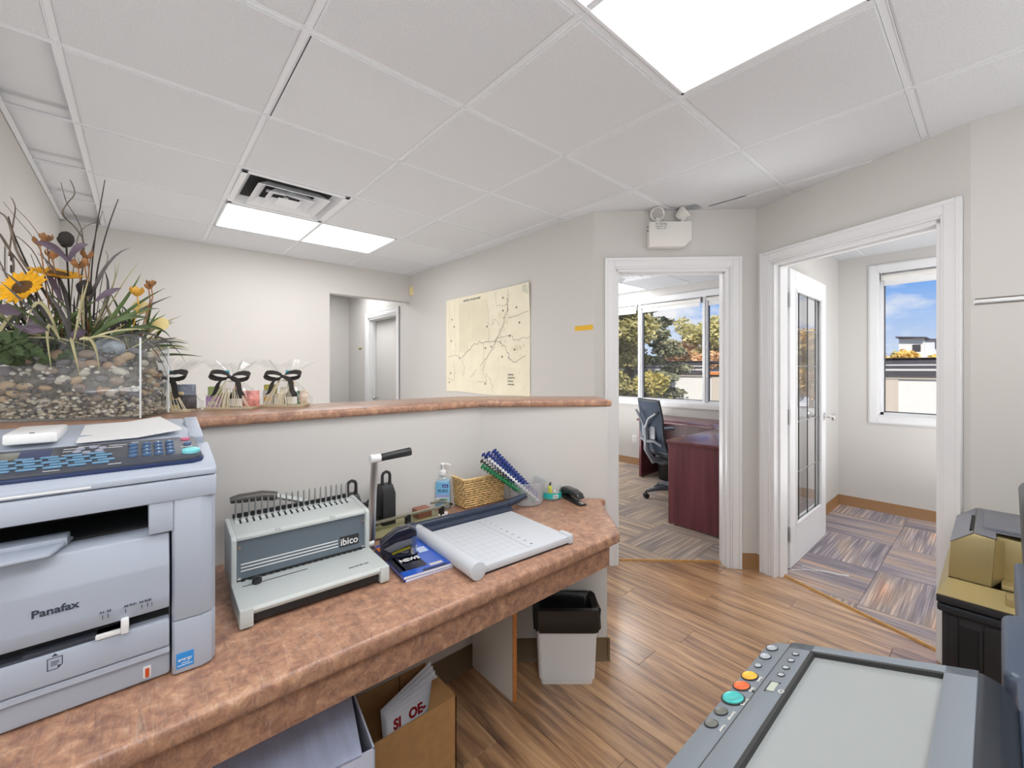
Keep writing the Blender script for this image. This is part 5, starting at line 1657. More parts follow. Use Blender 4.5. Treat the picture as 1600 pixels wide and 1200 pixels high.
comb((1.315, 1.335, 0.770), (1.115, 1.440, 0.982), 0.0115, 'cblue', 'blue binding comb lying just below the thickest blue one')
comb((1.300, 1.360, 0.768), (1.110, 1.465, 0.975), 0.0092, 'cblue', 'thin blue binding comb next to the white one')
comb((1.300, 1.312, 0.768), (1.098, 1.410, 0.966), 0.0070, 'white', 'white binding comb between the blue and the green ones')
comb((1.275, 1.340, 0.768), (1.090, 1.450, 0.952), 0.0080, 'blackink', 'black binding comb sticking out between green and blue ones')
comb((1.283, 1.318, 0.768), (1.070, 1.418, 0.938), 0.0105, 'cgreen', 'green binding comb, lowest in the milky tub')

# ------------------------------------------------------------------ glass jar with teal band, yellow clip, stapler
JX, JY = 1.405, 1.335
t = thing('glass_jar', 'low clear jar with a teal paper band next to the tub of combs', 'jar', (JX, JY, WZ))
b = B(); b.lathe([(0, 0.001), (0.043, 0.001), (0.046, 0.005), (0.046, 0.055), (0.0475, 0.057), (0.0455, 0.060), (0.0435, 0.057), (0.043, 0.006), (0, 0.005)], 32, close=False); b.build('jar_wall', 'clear', t)
b = B(); b.lathe([(0.0465, 0.012), (0.0466, 0.036)], 32, close=False); bd = b.build('paper_band', mat('teal_band', srgb(40, 178, 172), 0.5), t)
Rb = Matrix.Rotation(math.radians(-20), 4, 'Z')
b = B(); b.box(-0.014, 0.010, -0.0480, -0.0462, 0.015, 0.030, M=Rb); bc = b.build('barcode_label', 'white', bd, smooth=False)
b = B()
for k in range(9): b.box(-0.012 + k * 0.0023, -0.0112 + k * 0.0023, -0.0484, -0.0479, 0.017, 0.028, M=Rb)
b.build('barcode', 'blackink', bc, smooth=False)
b = B()
rj = random.Random(2)
for k in range(40):
    a = rj.uniform(0, 6.28); q = .034 * math.sqrt(rj.random()); p = Vector((q * math.cos(a), q * math.sin(a), rj.uniform(.008, .034))); d_ = Vector((rj.gauss(0, 1), rj.gauss(0, 1), rj.gauss(0, .5))).normalized() * .008
    b.tube([p - d_, p + d_], 0.0014, 5)
o = b.build('metal_clips', 'steel', t); o['kind'] = 'stuff'
t = thing('marker_pen', 'short yellow marker with a dark tip leaning in the jar', 'marker', (JX - 0.022, JY - 0.018, WZ + 0.012))
b = B(); b.tube([(0, 0, 0), (-0.003, 0.002, 0.045), (-0.004, 0.003, 0.055)], [0.0085, 0.0085, 0.005], 10); b.build('barrel', mat('lime_yellow', srgb(206, 210, 40), 0.4), t)
b = B(); b.tube([(-0.004, 0.003, 0.054), (0.0, 0.004, 0.062), (0.006, 0.006, 0.068)], [0.005, 0.005, 0.003], 8); b.build('tip', 'blackink', t)
t = thing('stapler', 'black full size desk stapler at the far right end of the worktop', 'stapler', (1.455, 1.255, WZ), math.radians(-106))
b = B(); b.xz([(-0.075, 0.018), (-0.078, 0.040), (-0.05, 0.054), (0.02, 0.056), (0.062, 0.048), (0.078, 0.030), (0.070, 0.026), (0.0, 0.032), (-0.05, 0.018)], -0.019, 0.019, 0.007, seg=3); b.build('head', mat('stapler_black', (0.02, 0.022, 0.024), 0.25, coat=0.4), t)
b = B(); b.xz([(-0.082, 0.001), (0.088, 0.001), (0.090, 0.008), (0.02, 0.011), (-0.05, 0.022), (-0.078, 0.020)], -0.018, 0.018, 0.003); b.build('base', 'black', t)
b = B(); b.box(0.058, 0.085, -0.009, 0.009, 0.008, 0.0105, 0.001); b.build('anvil', 'chrome', t)
b = B(); b.box(0.01, 0.068, -0.008, 0.008, 0.022, 0.033, 0.002); b.build('staple_rail', 'steel', t)
# ------------------------------------------------------------------ planter with dried flowers on the ledge
TZ = 1.1975
TO, TR = Vector((-0.001, 1.612, TZ)), math.radians(-25)
TM = Matrix.Translation(TO) @ Matrix.Rotation(TR, 4, 'Z')      # local: x runs -0.42..0, y 0..0.16, z up
TL, TD, TH = 0.40, 0.165, 0.232
MT['frost'] = mat('frosted_joint', (0.8, 0.84, 0.86), 0.4)
t = thing('glass_planter', 'rectangular clear glass tank of pebbles on the ledge above the fax machine', 'planter', TO, TR)
b = B()
for (u0, u1, v0, v1, w0, w1) in ((-TL, 0, 0, 0.005, 0, TH), (-TL, 0, TD - .005, TD, 0, TH), (-TL, -TL + .005, .005, TD - .005, 0, TH), (-.005, 0, .005, TD - .005, 0, TH)):
    b.box(u0, u1, v0, v1, w0, w1, 0.0015, 2)
b.build('tank_wall', 'tank', t)
for u_, v_ in ((-.0026, -.0006), (-.0026, TD - .0048), (-TL - .0006, -.0006)):
    b = B(); b.box(u_, u_ + .0034, v_, v_ + .0054, 0.002, TH, .0008, 1); b.build('glued_corner', 'frost', t, smooth=False)
b = B(); b.box(-TL + .005, -.005, .005, TD - .005, 0.0, 0.006); b.build('tank_floor', 'tank', t, smooth=False)
r6 = random.Random(42)
MT['soil'] = mat('dark_gravel', srgb(112, 106, 98), 0.95, var=(70, 0.6), bump=(60, 1.0))
b = B()
g = []
for i in range(22):
    g.append([(-TL + .02 + (TL - .04) * i / 21, .022 + (TD - .044) * j / 8, 0.150 + .03 * r6.random() + .03 * math.sin(i * .9)) for j in range(9)])
b.box(-TL + .02, -.02, .022, TD - .022, 0.007, 0.15); b.sheet(g)
b.build('gravel_core', 'soil', t, smooth=False)
V, F = [], []
ico = bmesh.new(); bmesh.ops.create_icosphere(ico, subdivisions=1, radius=1); ico.verts.ensure_lookup_table()
iv = [v.co.copy() for v in ico.verts]; fi = [[v.index for v in f.verts] for f in ico.faces]; ico.free()
def pebble_field(n, zmax, smin, smax, seed):
    r = random.Random(seed); V, F = [], []
    for k in range(n):
        side = r.random()
        if side < .78: u, v = r.uniform(-TL + .012, -.012), r.uniform(.010, .021)
        else: u, v = r.uniform(-.021, -.010), r.uniform(.012, TD - .012)
        s = r.uniform(smin, smax); w = .008 + (zmax - .008) * r.random() ** 1.3
        ax = Matrix.Rotation(r.uniform(0, 6), 3, 'Z')
        i0 = len(V)
        for c in iv:
            q = ax @ Vector((c.x * s * 1.25, c.y * s, c.z * s * .8)); q.y *= .8
            V.append((min(-.0055, u + q.x), max(.0055, v + q.y), w + q.z))
        F += [[i0 + a for a in f] for f in fi]
    me = bpy.data.meshes.new('pebbles'); me.from_pydata(V, [], F); me.update()
    for p in me.polygons: p.use_smooth = True
    return me
for n_, zm, a_, c_, col_, sd_ in ((260, .060, .0042, .0068, srgb(206, 196, 176), 1), (170, .075, .0042, .007, srgb(160, 144, 124), 2), (190, .19, .005, .008, srgb(112, 108, 110), 3), (110, .15, .005, .0075, srgb(218, 212, 200), 4)):
    me = pebble_field(n_, zm, a_, c_, sd_)
    me.materials.append(mat('pebble_tone', col_, 0.5, var=(90, 0.3)))
    o = bpy.data.objects.new('pebbles', me); COL.objects.link(o); o.parent = t; o['kind'] = 'stuff'
stone_mats = [mat('stone_tone', c, 0.55, var=(50, 0.3)) for c in (srgb(190, 164, 132), srgb(150, 130, 116), srgb(206, 198, 184), srgb(118, 112, 118), srgb(172, 140, 112))]
stones = []
for m_ in stone_mats:
    b = B(); b.ball((0, 0, 0), 1, 1, 1, 2, noise=0.05); o = b.build('river_stone', m_, None); stones.append(o)
spots = []
for k in range(1500):
    if len(spots) >= 62: break
    if r6.random() < .8: p = Vector((r6.uniform(-TL + .025, -.022), .0185, r6.uniform(.05, .195)))
    else: p = Vector((-.0185, r6.uniform(.03, TD - .03), r6.uniform(.03, .195)))
    if all((p - q).length > .0225 for q, _ in spots): spots.append((p, r6.uniform(.011, .0165)))
for k, (p, s) in enumerate(spots):
    src = stones[k % 5]
    o = src if k < 5 else src.copy()
    if k >= 5: COL.objects.link(o)
    o.location = TM @ p
    front = p.y < .02
    o.rotation_euler = (0, r6.uniform(-.5, .5) if front else 0, TR)
    o.scale = (s * r6.uniform(1.0, 1.5), .0115, s * r6.uniform(.75, .95)) if front else (.0115, s * 1.2, s * .85)
    tone = ('tan', 'grey-brown', 'pale cream', 'dark slate', 'rusty brown')[k % 5]
    tag(o, tone + ' rounded river stone pressed against the glass inside the planter', 'stone', tone + ' river stones in the glass planter')
b = B(); b.ball((0, 0, 0), .036, .03, .026, 3, noise=0.05)
o = b.build('rock', mat('pale_rock', srgb(150, 160, 170), 0.7, var=(60, 0.35), bump=(120, 1.0)), None, loc=TM @ Vector((-.095, .048, .205))); o.rotation_euler = (0, 0.2, TR)
tag(o, 'large pale grey rock at the top right inside the glass planter', 'rock')

# the arrangement itself
FO = TM @ Vector((-.17, .085, .19))
fl = thing('flower_arrangement', 'dried arrangement of grasses, twigs, sunflowers and pods in the glass tank', 'flowers', FO)
def at(px, py, Y):
    """point on the plane y = Y seen at a pixel of the photograph (used as a measuring aid)"""
    a, u = (px - 800) / 663.0, (576.5 - py) / 663.0
    s_, c_ = math.sin(YAW), math.cos(YAW)
    d = Vector((s_ + a * c_, c_ - a * s_, u))
    return Vector((0, 0, HE)) + d * (Y / d.y) - FO
MT['green'] = mat('blade_green', srgb(86, 104, 60), 0.55, var=(20, 0.3), rnd=0.3)
MT['greydk'] = mat('blade_grey', srgb(96, 92, 92), 0.6, var=(20, 0.25), rnd=0.25)
MT['straw'] = mat('blade_straw', srgb(176, 168, 128), 0.6, var=(20, 0.2), rnd=0.15)
MT['plum'] = mat('plum_leaf', srgb(98, 84, 98), 0.6, var=(15, 0.25), rnd=0.2)
MT['twig'] = mat('twig_brown', srgb(104, 92, 80), 0.8, var=(40, 0.3), rnd=0.2)
MT['twigdk'] = mat('twig_dark', srgb(58, 52, 50), 0.8, rnd=0.2)
MT['pod'] = mat('pod_brown', srgb(150, 104, 62), 0.6, var=(60, 0.3))
MT['petal'] = mat('petal_yellow', srgb(240, 178, 24), 0.55, var=(60, 0.12), rnd=0.1)
MT['moss'] = mat('moss', srgb(74, 90, 58), 0.95, var=(70, 0.4), bump=(90, 1.0))
MT['darkleaf'] = mat('dark_leaf', srgb(66, 70, 48), 0.6, var=(20, 0.3), rnd=0.3)
def bez(p0, p1, p2, n):
    return [p0 * (1 - k / n) ** 2 + p1 * 2 * (k / n) * (1 - k / n) + p2 * (k / n) ** 2 for k in range(n + 1)]
def blade(p0, p1, p2, w, m, name='grass_blade', n=8, wide=0.4):
    P = bez(Vector(p0), Vector(p1), Vector(p2), n)
    side = Vector((0.75, -0.66, 0)).normalized()
    g = []
    for k, p in enumerate(P):
        f_ = k / n
        d = (P[min(k + 1, n)] - P[max(k - 1, 0)]).normalized()
        sd = d.cross(Vector((0.66, 0.75, 0.15))).normalized()
        ww = w * (min(1, .45 + f_ / wide * .55) if f_ < wide else max(0.03, 1 - ((f_ - wide) / (1 - wide)) ** 1.6))
        g.append([p - sd * ww, p + Vector((.66, .75, 0)) * ww * .35, p + sd * ww])
    b = B(); b.sheet(g, 0.0004)
    return b.build(name, m, fl)
root = lambda: Vector((r6.uniform(-.16, .12), r6.uniform(-.03, .03), r6.uniform(-.02, .02)))
# measured blades: tip pixel, bend pixel, colour, half width
for tx, ty, bx_, by_, m_, w_, Y in ((203, 387, 150, 400, 'greydk', .006, 1.70), (270, 462, 215, 480, 'greydk', .0045, 1.70), (258, 450, 205, 475, 'green', .005, 1.70), (220, 427, 200, 470, 'green', .006, 1.69),
        (250, 482, 200, 480, 'green', .006, 1.68), (267, 528, 240, 490, 'green', .006, 1.66), (291, 567, 250, 495, 'greydk', .003, 1.68), (267, 578, 240, 500, 'greydk', .003, 1.66), (262, 590, 235, 500, 'greydk', .003, 1.66), (240, 500, 190, 480, 'green', .007, 1.66),
        (160, 419, 185, 450, 'greydk', .0055, 1.72), (186, 410, 180, 450, 'straw', .003, 1.72), (178, 408, 190, 440, 'straw', .002, 1.74), (218, 409, 195, 430, 'straw', .002, 1.74), (125, 590, 110, 520, 'straw', .0045, 1.59), (155, 580, 150, 515, 'straw', .0045, 1.59), (80, 575, 62, 470, 'straw', .005, 1.60),
        (40, 510, 60, 425, 'straw', .0055, 1.62), (0, 420, 60, 460, 'greydk', .006, 1.64), (0, 440, 50, 480, 'greydk', .005, 1.62), (2, 470, 50, 490, 'green', .005, 1.62), (25, 530, 45, 480, 'greydk', .004, 1.60), (68, 452, 105, 490, 'greydk', .007, 1.62), (58, 395, 110, 430, 'greydk', .006, 1.68),
        (130, 445, 125, 490, 'straw', .004, 1.62), (140, 430, 125, 480, 'straw', .004, 1.63), (200, 540, 165, 515, 'straw', .003, 1.62), (232, 515, 180, 510, 'straw', .003, 1.62)):
    rp = at(bx_ * .35 + 110 * .65, 520, Y); rp.z = min(rp.z, .03)
    blade(rp, at(bx_, by_, Y), at(tx, ty, Y), w_, m_)
for k in range(170):
    p0 = Vector((r6.uniform(-.20, .13), r6.uniform(-.05, .05), r6.uniform(-.03, .02)))
    a = r6.gauss(0, .75)
    L_ = r6.uniform(.10, .22)
    dirx = math.sin(a); up_ = max(.15, math.cos(a))
    yy = r6.uniform(-.06, .05)
    p1 = p0 + Vector((dirx * L_ * .45, yy * .5, up_ * L_ * .62))
    p2 = p0 + Vector((dirx * L_ * 1.1, yy, up_ * L_ * (.85 if abs(a) < .7 else .35)))
    m_ = r6.choice(['green', 'green', 'green', 'greydk', 'straw'])
    blade(p0, p1, p2, r6.uniform(.0022, .0052), m_, n=6)
for k in range(70):
    p0 = Vector((r6.uniform(-.19, .13), r6.uniform(-.05, .05), r6.uniform(-.02, .02)))
    a = r6.gauss(0, .9); L_ = r6.uniform(.06, .12); yy = r6.uniform(-.05, .04)
    blade(p0, p0 + Vector((math.sin(a) * L_ * .5, yy * .5, max(.3, math.cos(a)) * L_ * .7)), p0 + Vector((math.sin(a) * L_, yy, max(.35, math.cos(a)) * L_)), r6.uniform(.004, .009), r6.choice(['green', 'greydk', 'darkleaf', 'darkleaf']), 'short_leaf', 5)
# plum leaves
for p0, p1, p2, w_ in (((106, 408), (85, 380), (54, 378), .011), ((107, 408), (118, 380), (138, 382), .011), ((30, 490), (15, 482), (-10, 482), .016), ((62, 500), (50, 505), (40, 495), .013), ((75, 520), (55, 510), (38, 513), .013), ((110, 525), (122, 520), (136, 517), .013), ((95, 470), (85, 440), (70, 425), .010), ((150, 470), (165, 455), (190, 450), .009), ((70, 515), (40, 520), (20, 505), .010)):
    Y = 1.66
    blade(at(*p0, Y), at(*p1, Y), at(*p2, Y), w_, 'plum', 'plum_leaf', 8, .5)
# straight dark twigs and curly ones
def twig(pxs, m_, r_, Y=1.72):
    P = [at(x_, y_, Y + r6.uniform(-.01, .01)) for x_, y_ in pxs]
    for _ in range(2):
        Q = [P[0]]
        for a_, c_ in zip(P[:-1], P[1:]): Q += [a_.lerp(c_, .25), a_.lerp(c_, .75)]
        P = Q + [P[-1]]
    n_ = len(P)
    b = B(); b.tube(P, [r_ * (1 - .6 * k / n_) for k in range(n_)], 6)
    b.build('twig', m_, fl)
for pxs, m_, r_ in (([(140, 500), (142, 432), (148, 372), (158, 315), (164, 281)], 'twigdk', .0022), ([(146, 500), (150, 430), (160, 385), (172, 345), (185, 311)], 'twigdk', .0024), ([(135, 500), (138, 420), (148, 370), (160, 330)], 'twigdk', .0014),
        ([(120, 480), (135, 380), (118, 355), (95, 335), (104, 318), (119, 303), (112, 285), (109, 281)], 'twig', .0022), ([(125, 470), (132, 370), (120, 340), (104, 318), (99, 300), (95, 285)], 'twig', .0015), ([(110, 480), (118, 380), (128, 355), (157, 345)], 'twig', .0013),
        ([(95, 500), (60, 440), (28, 400), (20, 370), (12, 340), (-3, 330)], 'twig', .004), ([(60, 500), (55, 440), (22, 370), (13, 338)], 'twigdk', .0030), ([(80, 500), (38, 420), (10, 385), (-4, 360)], 'twig', .0030), ([(90, 490), (60, 400), (30, 370), (15, 366)], 'twig', .0016),
        ([(40, 500), (20, 430), (22, 410), (14, 385), (0, 365)], 'twig', .003), ([(100, 480), (82, 400), (50, 350), (25, 325)], 'twig', .0014), ([(98, 470), (60, 380), (25, 340), (5, 315)], 'twig', .0012), ([(14, 400), (20, 350), (25, 325), (20, 312), (17, 309)], 'twig', .002), ([(30, 520), (20, 450), (-5, 400)], 'twig', .003),
        ([(150, 500), (160, 430), (170, 402), (165, 392)], 'twig', .0013), ([(75, 470), (60, 430), (48, 397)], 'twigdk', .0012)):
    twig(pxs, m_, r_)
# sunflowers: disc with two rings of petals
def sunflower(px, py, Y, rad, aim):
    c = at(px, py, Y)
    Mx = Matrix.Translation(c) @ Vector(aim).to_track_quat('Z', 'Y').to_matrix().to_4x4()
    b = B(); b.lathe([(rad * .42, -.004), (rad * .44, .003), (rad * .3, .010), (0.0005, .012)], 20, M=Mx); hd = b.build('sunflower_head', mat('seed_brown', srgb(96, 66, 32), 0.9, bump=(200, 1.0)), fl)
    for ring in range(2):
        for k in range(15):
            a = 2 * PI * (k + ring * .5) / 15 + r6.uniform(-.06, .06)
            L_ = rad * r6.uniform(.9, 1.12); l0 = rad * .36
            g = []
            for i in range(6):
                f_ = i / 5; q = l0 + (L_ - l0) * f_; w_ = rad * .155 * math.sin(PI * min(1, .18 + f_ * .8)) + .0003
                z_ = .002 - ring * .003 + .010 * f_ * f_ * (1 if ring else .4) + r6.uniform(-.001, .001)
                g.append([Vector((q * math.cos(a) - w_ * s_ * math.sin(a), q * math.sin(a) + w_ * s_ * math.cos(a), z_ + .002 * abs(s_))) for s_ in (-1, 0, 1)])
            q_ = B(); q_.sheet(g, .0004, M=Mx); q_.build('petal', 'petal', hd)
    b = B(); b.tube([c, c + Vector((.02, .02, -.06)), Vector((c.x * .6, .0, -.02))], .004, 6); b.build('stem', 'green', hd)
sunflower(36, 450, 1.655, .052, (-.55, -.75, .55))
sunflower(90, 430, 1.70, .050, (.1, -.35, 1.0))
# pods, teasel, silver discs
def pod(px, py, Y, r_, m_='pod', n=4, name='seed_pod'):
    c = at(px, py, Y); b = B()
    for k in range(n):
        a = 2 * PI * k / n + px
        g = []
        for i in range(5):
            f_ = i / 4; w_ = r_ * .55 * math.sin(PI * (.12 + .8 * f_)); z_ = -r_ * .7 + r_ * 1.5 * f_; q = r_ * (.15 + .75 * math.sin(f_ * 2.0))
            g.append([c + Vector((q * math.cos(a) - w_ * s_ * math.sin(a), q * math.sin(a) + w_ * s_ * math.cos(a), z_)) for s_ in (-1, 0, 1)])
        b.sheet(g, .0008)
    b.ball(c + Vector((0, 0, -r_ * .35)), r_ * .34, sub=1)
    b.tube([c + Vector((0, 0, -r_ * .5)), c + Vector((.004, .0, -.04)), Vector((c.x * .75, 0, -.01))], .0016, 5)
    return b.build(name, m_, fl)
for px, py, Y, r_ in ((62, 378, 1.68, .014), (72, 372, 1.69, .014), (82, 398, 1.68, .015), (136, 398, 1.68, .014), (122, 413, 1.67, .015), (132, 410, 1.67, .013), (236, 443, 1.68, .012), (232, 448, 1.68, .010)): pod(px, py, Y, r_)
pod(214, 456, 1.67, .017, mat('pod_yellow', srgb(214, 160, 60), 0.6, var=(60, 0.25)), 6, 'dried_blossom')
for px, py in ((103, 374), (132, 450)):
    c = at(px, py, 1.68); b = B(); b.ball(c, .0165, .0165, .022, 3, noise=.10); b.tube([c, c + Vector((.002, 0, -.05)), Vector((c.x * .8, 0, -.02))], .0022, 6)
    b.build('teasel', mat('teasel_dark', srgb(50, 46, 44), 0.95, bump=(300, 1.0)), fl)
for px, py in ((251, 506), (220, 480)):
    b = B(); b.lathe([(.0005, .0012), (.020, .001), (.0215, 0), (.020, -.001), (.0005, -.0012)], 24, M=Matrix.Translation(at(px, py, 1.74)) @ Vector((-.2, -1, .15)).to_track_quat('Z', 'Y').to_matrix().to_4x4(), close=False)
    b.tube([at(px, py + 8, 1.74), at(px - 30, py + 30, 1.72), at(px - 60, py + 45, 1.70)], .0012, 5)
    b.build('silver_dollar_pod', mat('cream_disc', srgb(238, 216, 150), 0.5), fl)
b = B()
for k in range(60): b.ball(Vector((r6.uniform(-.20, .14), r6.uniform(-.055, .05), r6.uniform(-.03, .0))), r6.uniform(.010, .02), sub=2, noise=.3)
for k in range(14): b.ball(at(30, 542, 1.66) + Vector((r6.gauss(0, .018), r6.gauss(0, .006), r6.gauss(0, .012))), r6.uniform(.010, .015), sub=2, noise=.3)
o = b.build('moss_bed', 'moss', fl); o['kind'] = 'stuff'

# ------------------------------------------------------------------ three cellophane gift baskets behind the planter
MT['kraft'] = mat('kraft', srgb(226, 214, 186), 0.8)
MT['ribbon'] = mat('black_ribbon', srgb(48, 44, 42), 0.4)
MT['tealclip'] = mat('teal_clip', srgb(48, 160, 176), 0.4)
def gift(x, y, rz, label, items, bow_tilt):
    t = thing('gift_basket', label, 'gift basket', (x, y, TZ), rz, None)
    t.scale = (1.22, 1.0, 1.06)
    b = B(); b.loft([[(-.062, -.032, 0), (.062, -.032, 0), (.062, .032, 0), (-.062, .032, 0)], [(-.066, -.035, .008), (.066, -.035, .008), (.066, .035, .008), (-.066, .035, .008)]]); b.build('tray', 'kraft', t)
    for kind, ix, iy, w_, h_, c in items:
        if kind == 'bottle':
            b = B(); b.lathe([(.012, .0), (.0165, .003), (.0165, .045), (.008, .058), (.0065, .068), (.0065, .085)], 18, M=Matrix.Translation((ix, iy, .002))); bo = b.build('bottle', mat('bottle_glass', srgb(40, 36, 30), 0.15), t)
            b = B(); b.lathe([(.0170, .008), (.0170, .034)], 18, M=Matrix.Translation((ix, iy, .002)), close=False); b.build('bottle_label', 'whitewarm', bo)
            b = B(); b.lathe([(.0075, .064), (.008, .086), (.006, .088)], 14, M=Matrix.Translation((ix, iy, .002))); b.build('bottle_cap', mat('cap', c, 0.4, 0.3), bo)
        elif kind == 'box':
            b = B(); b.box(ix - w_ / 2, ix + w_ / 2, iy - .010, iy + .010, .004, h_, .001, 1); bo = b.build('snack_box', mat('carton', c, 0.5, var=(90, 0.2)), t)
            b = B(); b.box(ix - w_ * .36, ix + w_ * .36, iy - .0106, iy - .0098, h_ * .35, h_ * .6); b.build('box_print', r6.choice(['whitewarm', 'petal', 'ink']), bo, smooth=False)
        else:
            b = B(); g = []
            for i in range(7):
                row_ = []
                for j in range(7):
                    u, v = i / 6, j / 6
                    row_.append((ix + (u - .5) * w_, iy - .016 * math.sin(PI * u) * math.sin(PI * v) + r6.uniform(-.002, .002), .006 + h_ * v))
                g.append(row_)
            b.sheet(g, .001); b.build('snack_pouch', mat('pouch', c, 0.35, var=(90, 0.35)), t)
    # thin cream shred straws drawn up towards the neck
    b = B()
    for k in range(22):
        u = r6.uniform(-.06, .06); b.tube([(u, r6.uniform(-.036, -.03), .004), (u * .7, -.03, .04), (u * .25, -.012, .095)], .0010, 4)
    o = b.build('paper_shred', mat('shred_cream', srgb(236, 226, 196), 0.6), t); o['kind'] = 'stuff'
    # cellophane: cone gathered at the neck then a crumpled fan
    b = B(); rings = []
    for z_, q, fr in ((.0, .078, .02), (.03, .080, .05), (.07, .050, .10), (.104, .014, .1), (.112, .012, .1), (.135, .040, .30), (.160, .075, .35)):
        ring = []
        for k in range(36):
            a = 2 * PI * k / 36; w_ = 1 + fr * math.sin(a * 9 + z_ * 40) * r6.uniform(.5, 1.2)
            ring.append((q * w_ * math.cos(a), q * .55 * w_ * math.sin(a), z_ + (r6.uniform(-.012, .012) if z_ > .13 else 0)))
        rings.append(ring)
    b.loft(rings, caps=False); b.build('cellophane', 'cello', t, smooth=False)
    # ribbon bow: two loops, knot, two tails
    for s_ in (-1, 1):
        g = []
        for k in range(11):
            f_ = k / 10; a = 2 * PI * f_
            u = s_ * (.002 + .026 * (1 - math.cos(a))) ; z_ = .108 + .012 * math.sin(a) + .006 * (1 - math.cos(a)) * .5 + s_ * bow_tilt
            g.append([(u, -.022 - .007, z_ - .0085 * (.35 + .65 * math.sin(PI * f_))), (u, -.022 + .007, z_ + .0085 * (.35 + .65 * math.sin(PI * f_)))])
        b = B(); b.sheet(g, .0006); b.build('bow_loop', 'ribbon', t)
        g = []
        for k in range(9):
            f_ = k / 8
            u = s_ * (.004 + .040 * f_ + .006 * math.sin(f_ * 5)); z_ = .108 - .062 * f_ ** 1.3
            g.append([(u - .0065, -.026 - .016 * f_, z_ - .004), (u + .0065, -.026 - .016 * f_, z_ + .003)])
        b = B(); b.sheet(g, .0006); b.build('bow_tail', 'ribbon', t)
    b = B(); b.ball((0, -.024, .108), .007, .006, .006, 2); b.build('bow_knot', 'ribbon', t)
    b = B(); b.box(-.009, .009, -.016, -.008, .118, .130, .001, 1, M=Matrix.Rotation(.12 * (1 if bow_tilt > 0 else -1), 4, 'Y')); b.build('wrap_clip', 'tealclip', t)
    b = B(); b.box(-.014, .010, -.036, -.0345, .070, .092, M=Matrix.Translation((0, 0, 0)) @ Matrix.Rotation(.1, 4, 'Y')); b.build('gift_card', 'whitewarm', t, smooth=False)
gift(0.070, 1.818, math.radians(-30), 'gift basket nearest the planter, dark bottle and yellow-labelled pouch in cellophane',
     [('bottle', -.020, -.010, 0, 0, srgb(214, 140, 50)), ('box', .018, 0.012, .03, .062, srgb(220, 200, 150)), ('pouch', .046, .0, .044, .046, srgb(70, 66, 70)), ('box', -.05, .01, .03, .05, srgb(230, 220, 190)), ('box', .03, .02, .05, .085, srgb(140, 150, 170))], .003)
gift(0.248, 1.80, math.radians(-32), 'middle gift basket with a pink pouch, a dark bottle and an orange cap',
     [('bottle', .012, -.010, 0, 0, srgb(222, 120, 40)), ('pouch', .050, -.002, .046, .055, srgb(236, 150, 140)), ('box', -.045, -.012, .036, .044, srgb(190, 150, 200)), ('box', -.052, .012, .032, .075, srgb(170, 190, 110)), ('box', -.016, .0, .022, .056, srgb(226, 214, 190))], -.002)
gift(0.415, 1.79, math.radians(-34), 'gift basket farthest right, white carton, dark bottle and green tags in cellophane',
     [('bottle', .022, -.012, 0, 0, srgb(214, 170, 70)), ('box', -.05, .008, .03, .058, srgb(226, 226, 222)), ('box', -.048, .016, .034, .078, srgb(196, 190, 90)), ('box', -.014, -.004, .03, .046, srgb(222, 214, 196)), ('pouch', .052, .004, .030, .05, srgb(226, 206, 186)), ('box', .038, .01, .012, .055, srgb(70, 130, 100))], .001)
# ------------------------------------------------------------------ under the worktop
t = thing('trash_can', 'small white plastic trash can with a black bag, end of the counter', 'trash can', (1.402, 1.247, 0), -YAW)
def rrect(hx, hy, r, z, n=4, dx_=0, dy_=0): return [(p[0] + dx_, p[1] + dy_, z) for p in rr(hx, hy, r, n)]
b = B(); b.loft([rrect(.110, .058, .014, .0), rrect(.112, .060, .015, .022), rrect(.119, .063, .016, .024), rrect(.130, .068, .018, .285), rrect(.134, .071, .019, .30), rrect(.127, .065, .017, .30), rrect(.110, .056, .014, .02)]); b.build('can_body', 'white', t)
rb_ = random.Random(8)
b = B(); rings = []
for z_, q, am in ((.232, .139, .004), (.248, .142, .004), (.290, .142, .003), (.322, .141, .004), (.330, .134, .004), (.310, .113, .003), (.20, .096, .004), (.10, .08, .006), (.09, .02, .0)):
    base = rr(q, q * .54, .02, 6)
    rings.append([(p[0] * (1 + rb_.uniform(-am, am) * 6), p[1] + rb_.uniform(-am, am), z_ + (rb_.uniform(-.012, .012) if z_ < .24 else rb_.uniform(-.003, .003))) for p in base])
b.loft(rings, caps=False); b.build('bin_bag', 'bagblack', t)

t = thing('cardboard_box', 'open brown cardboard box under the worktop with sale sheets inside', 'box', (0.757, 1.335, 0), 0)
MT['card'] = mat('cardboard', srgb(176, 134, 86), 0.85, var=(30, 0.1))
b = B()
BH = .30
for (u0, u1, v0, v1) in ((-.305, -.301, -.20, 0), (-.004, 0, -.20, 0), (-.305, 0, -.20, -.196), (-.305, 0, -.004, 0)): b.box(u0, u1, v0, v1, 0.001, BH)
b.box(-.305, 0, -.20, 0, 0.001, .005)
b.build('box_wall', 'card', t, smooth=False)
b = B(); b.box(-.10, -.098, -.0065, -.0035, .02, BH); b.build('glue_seam', mat('seam', srgb(96, 70, 44), 0.9), t, smooth=False)
b = B(); b.prism([(-.002, -.198), (-.002, -.06), (-.10, -.198)], BH - .002, BH + .0006); b.build('corner_flap', 'card', t, smooth=False)
SHEETS = ['foremost white sale sheet with red letters in the cardboard box', 'white sheet directly behind the lettered one in the cardboard box', 'third white sheet from the front in the cardboard box', 'white sheet fourth from the front, its corner tilted up, in the cardboard box', 'white sheet just before the last in the cardboard box', 'rearmost white sheet against the back of the cardboard box']
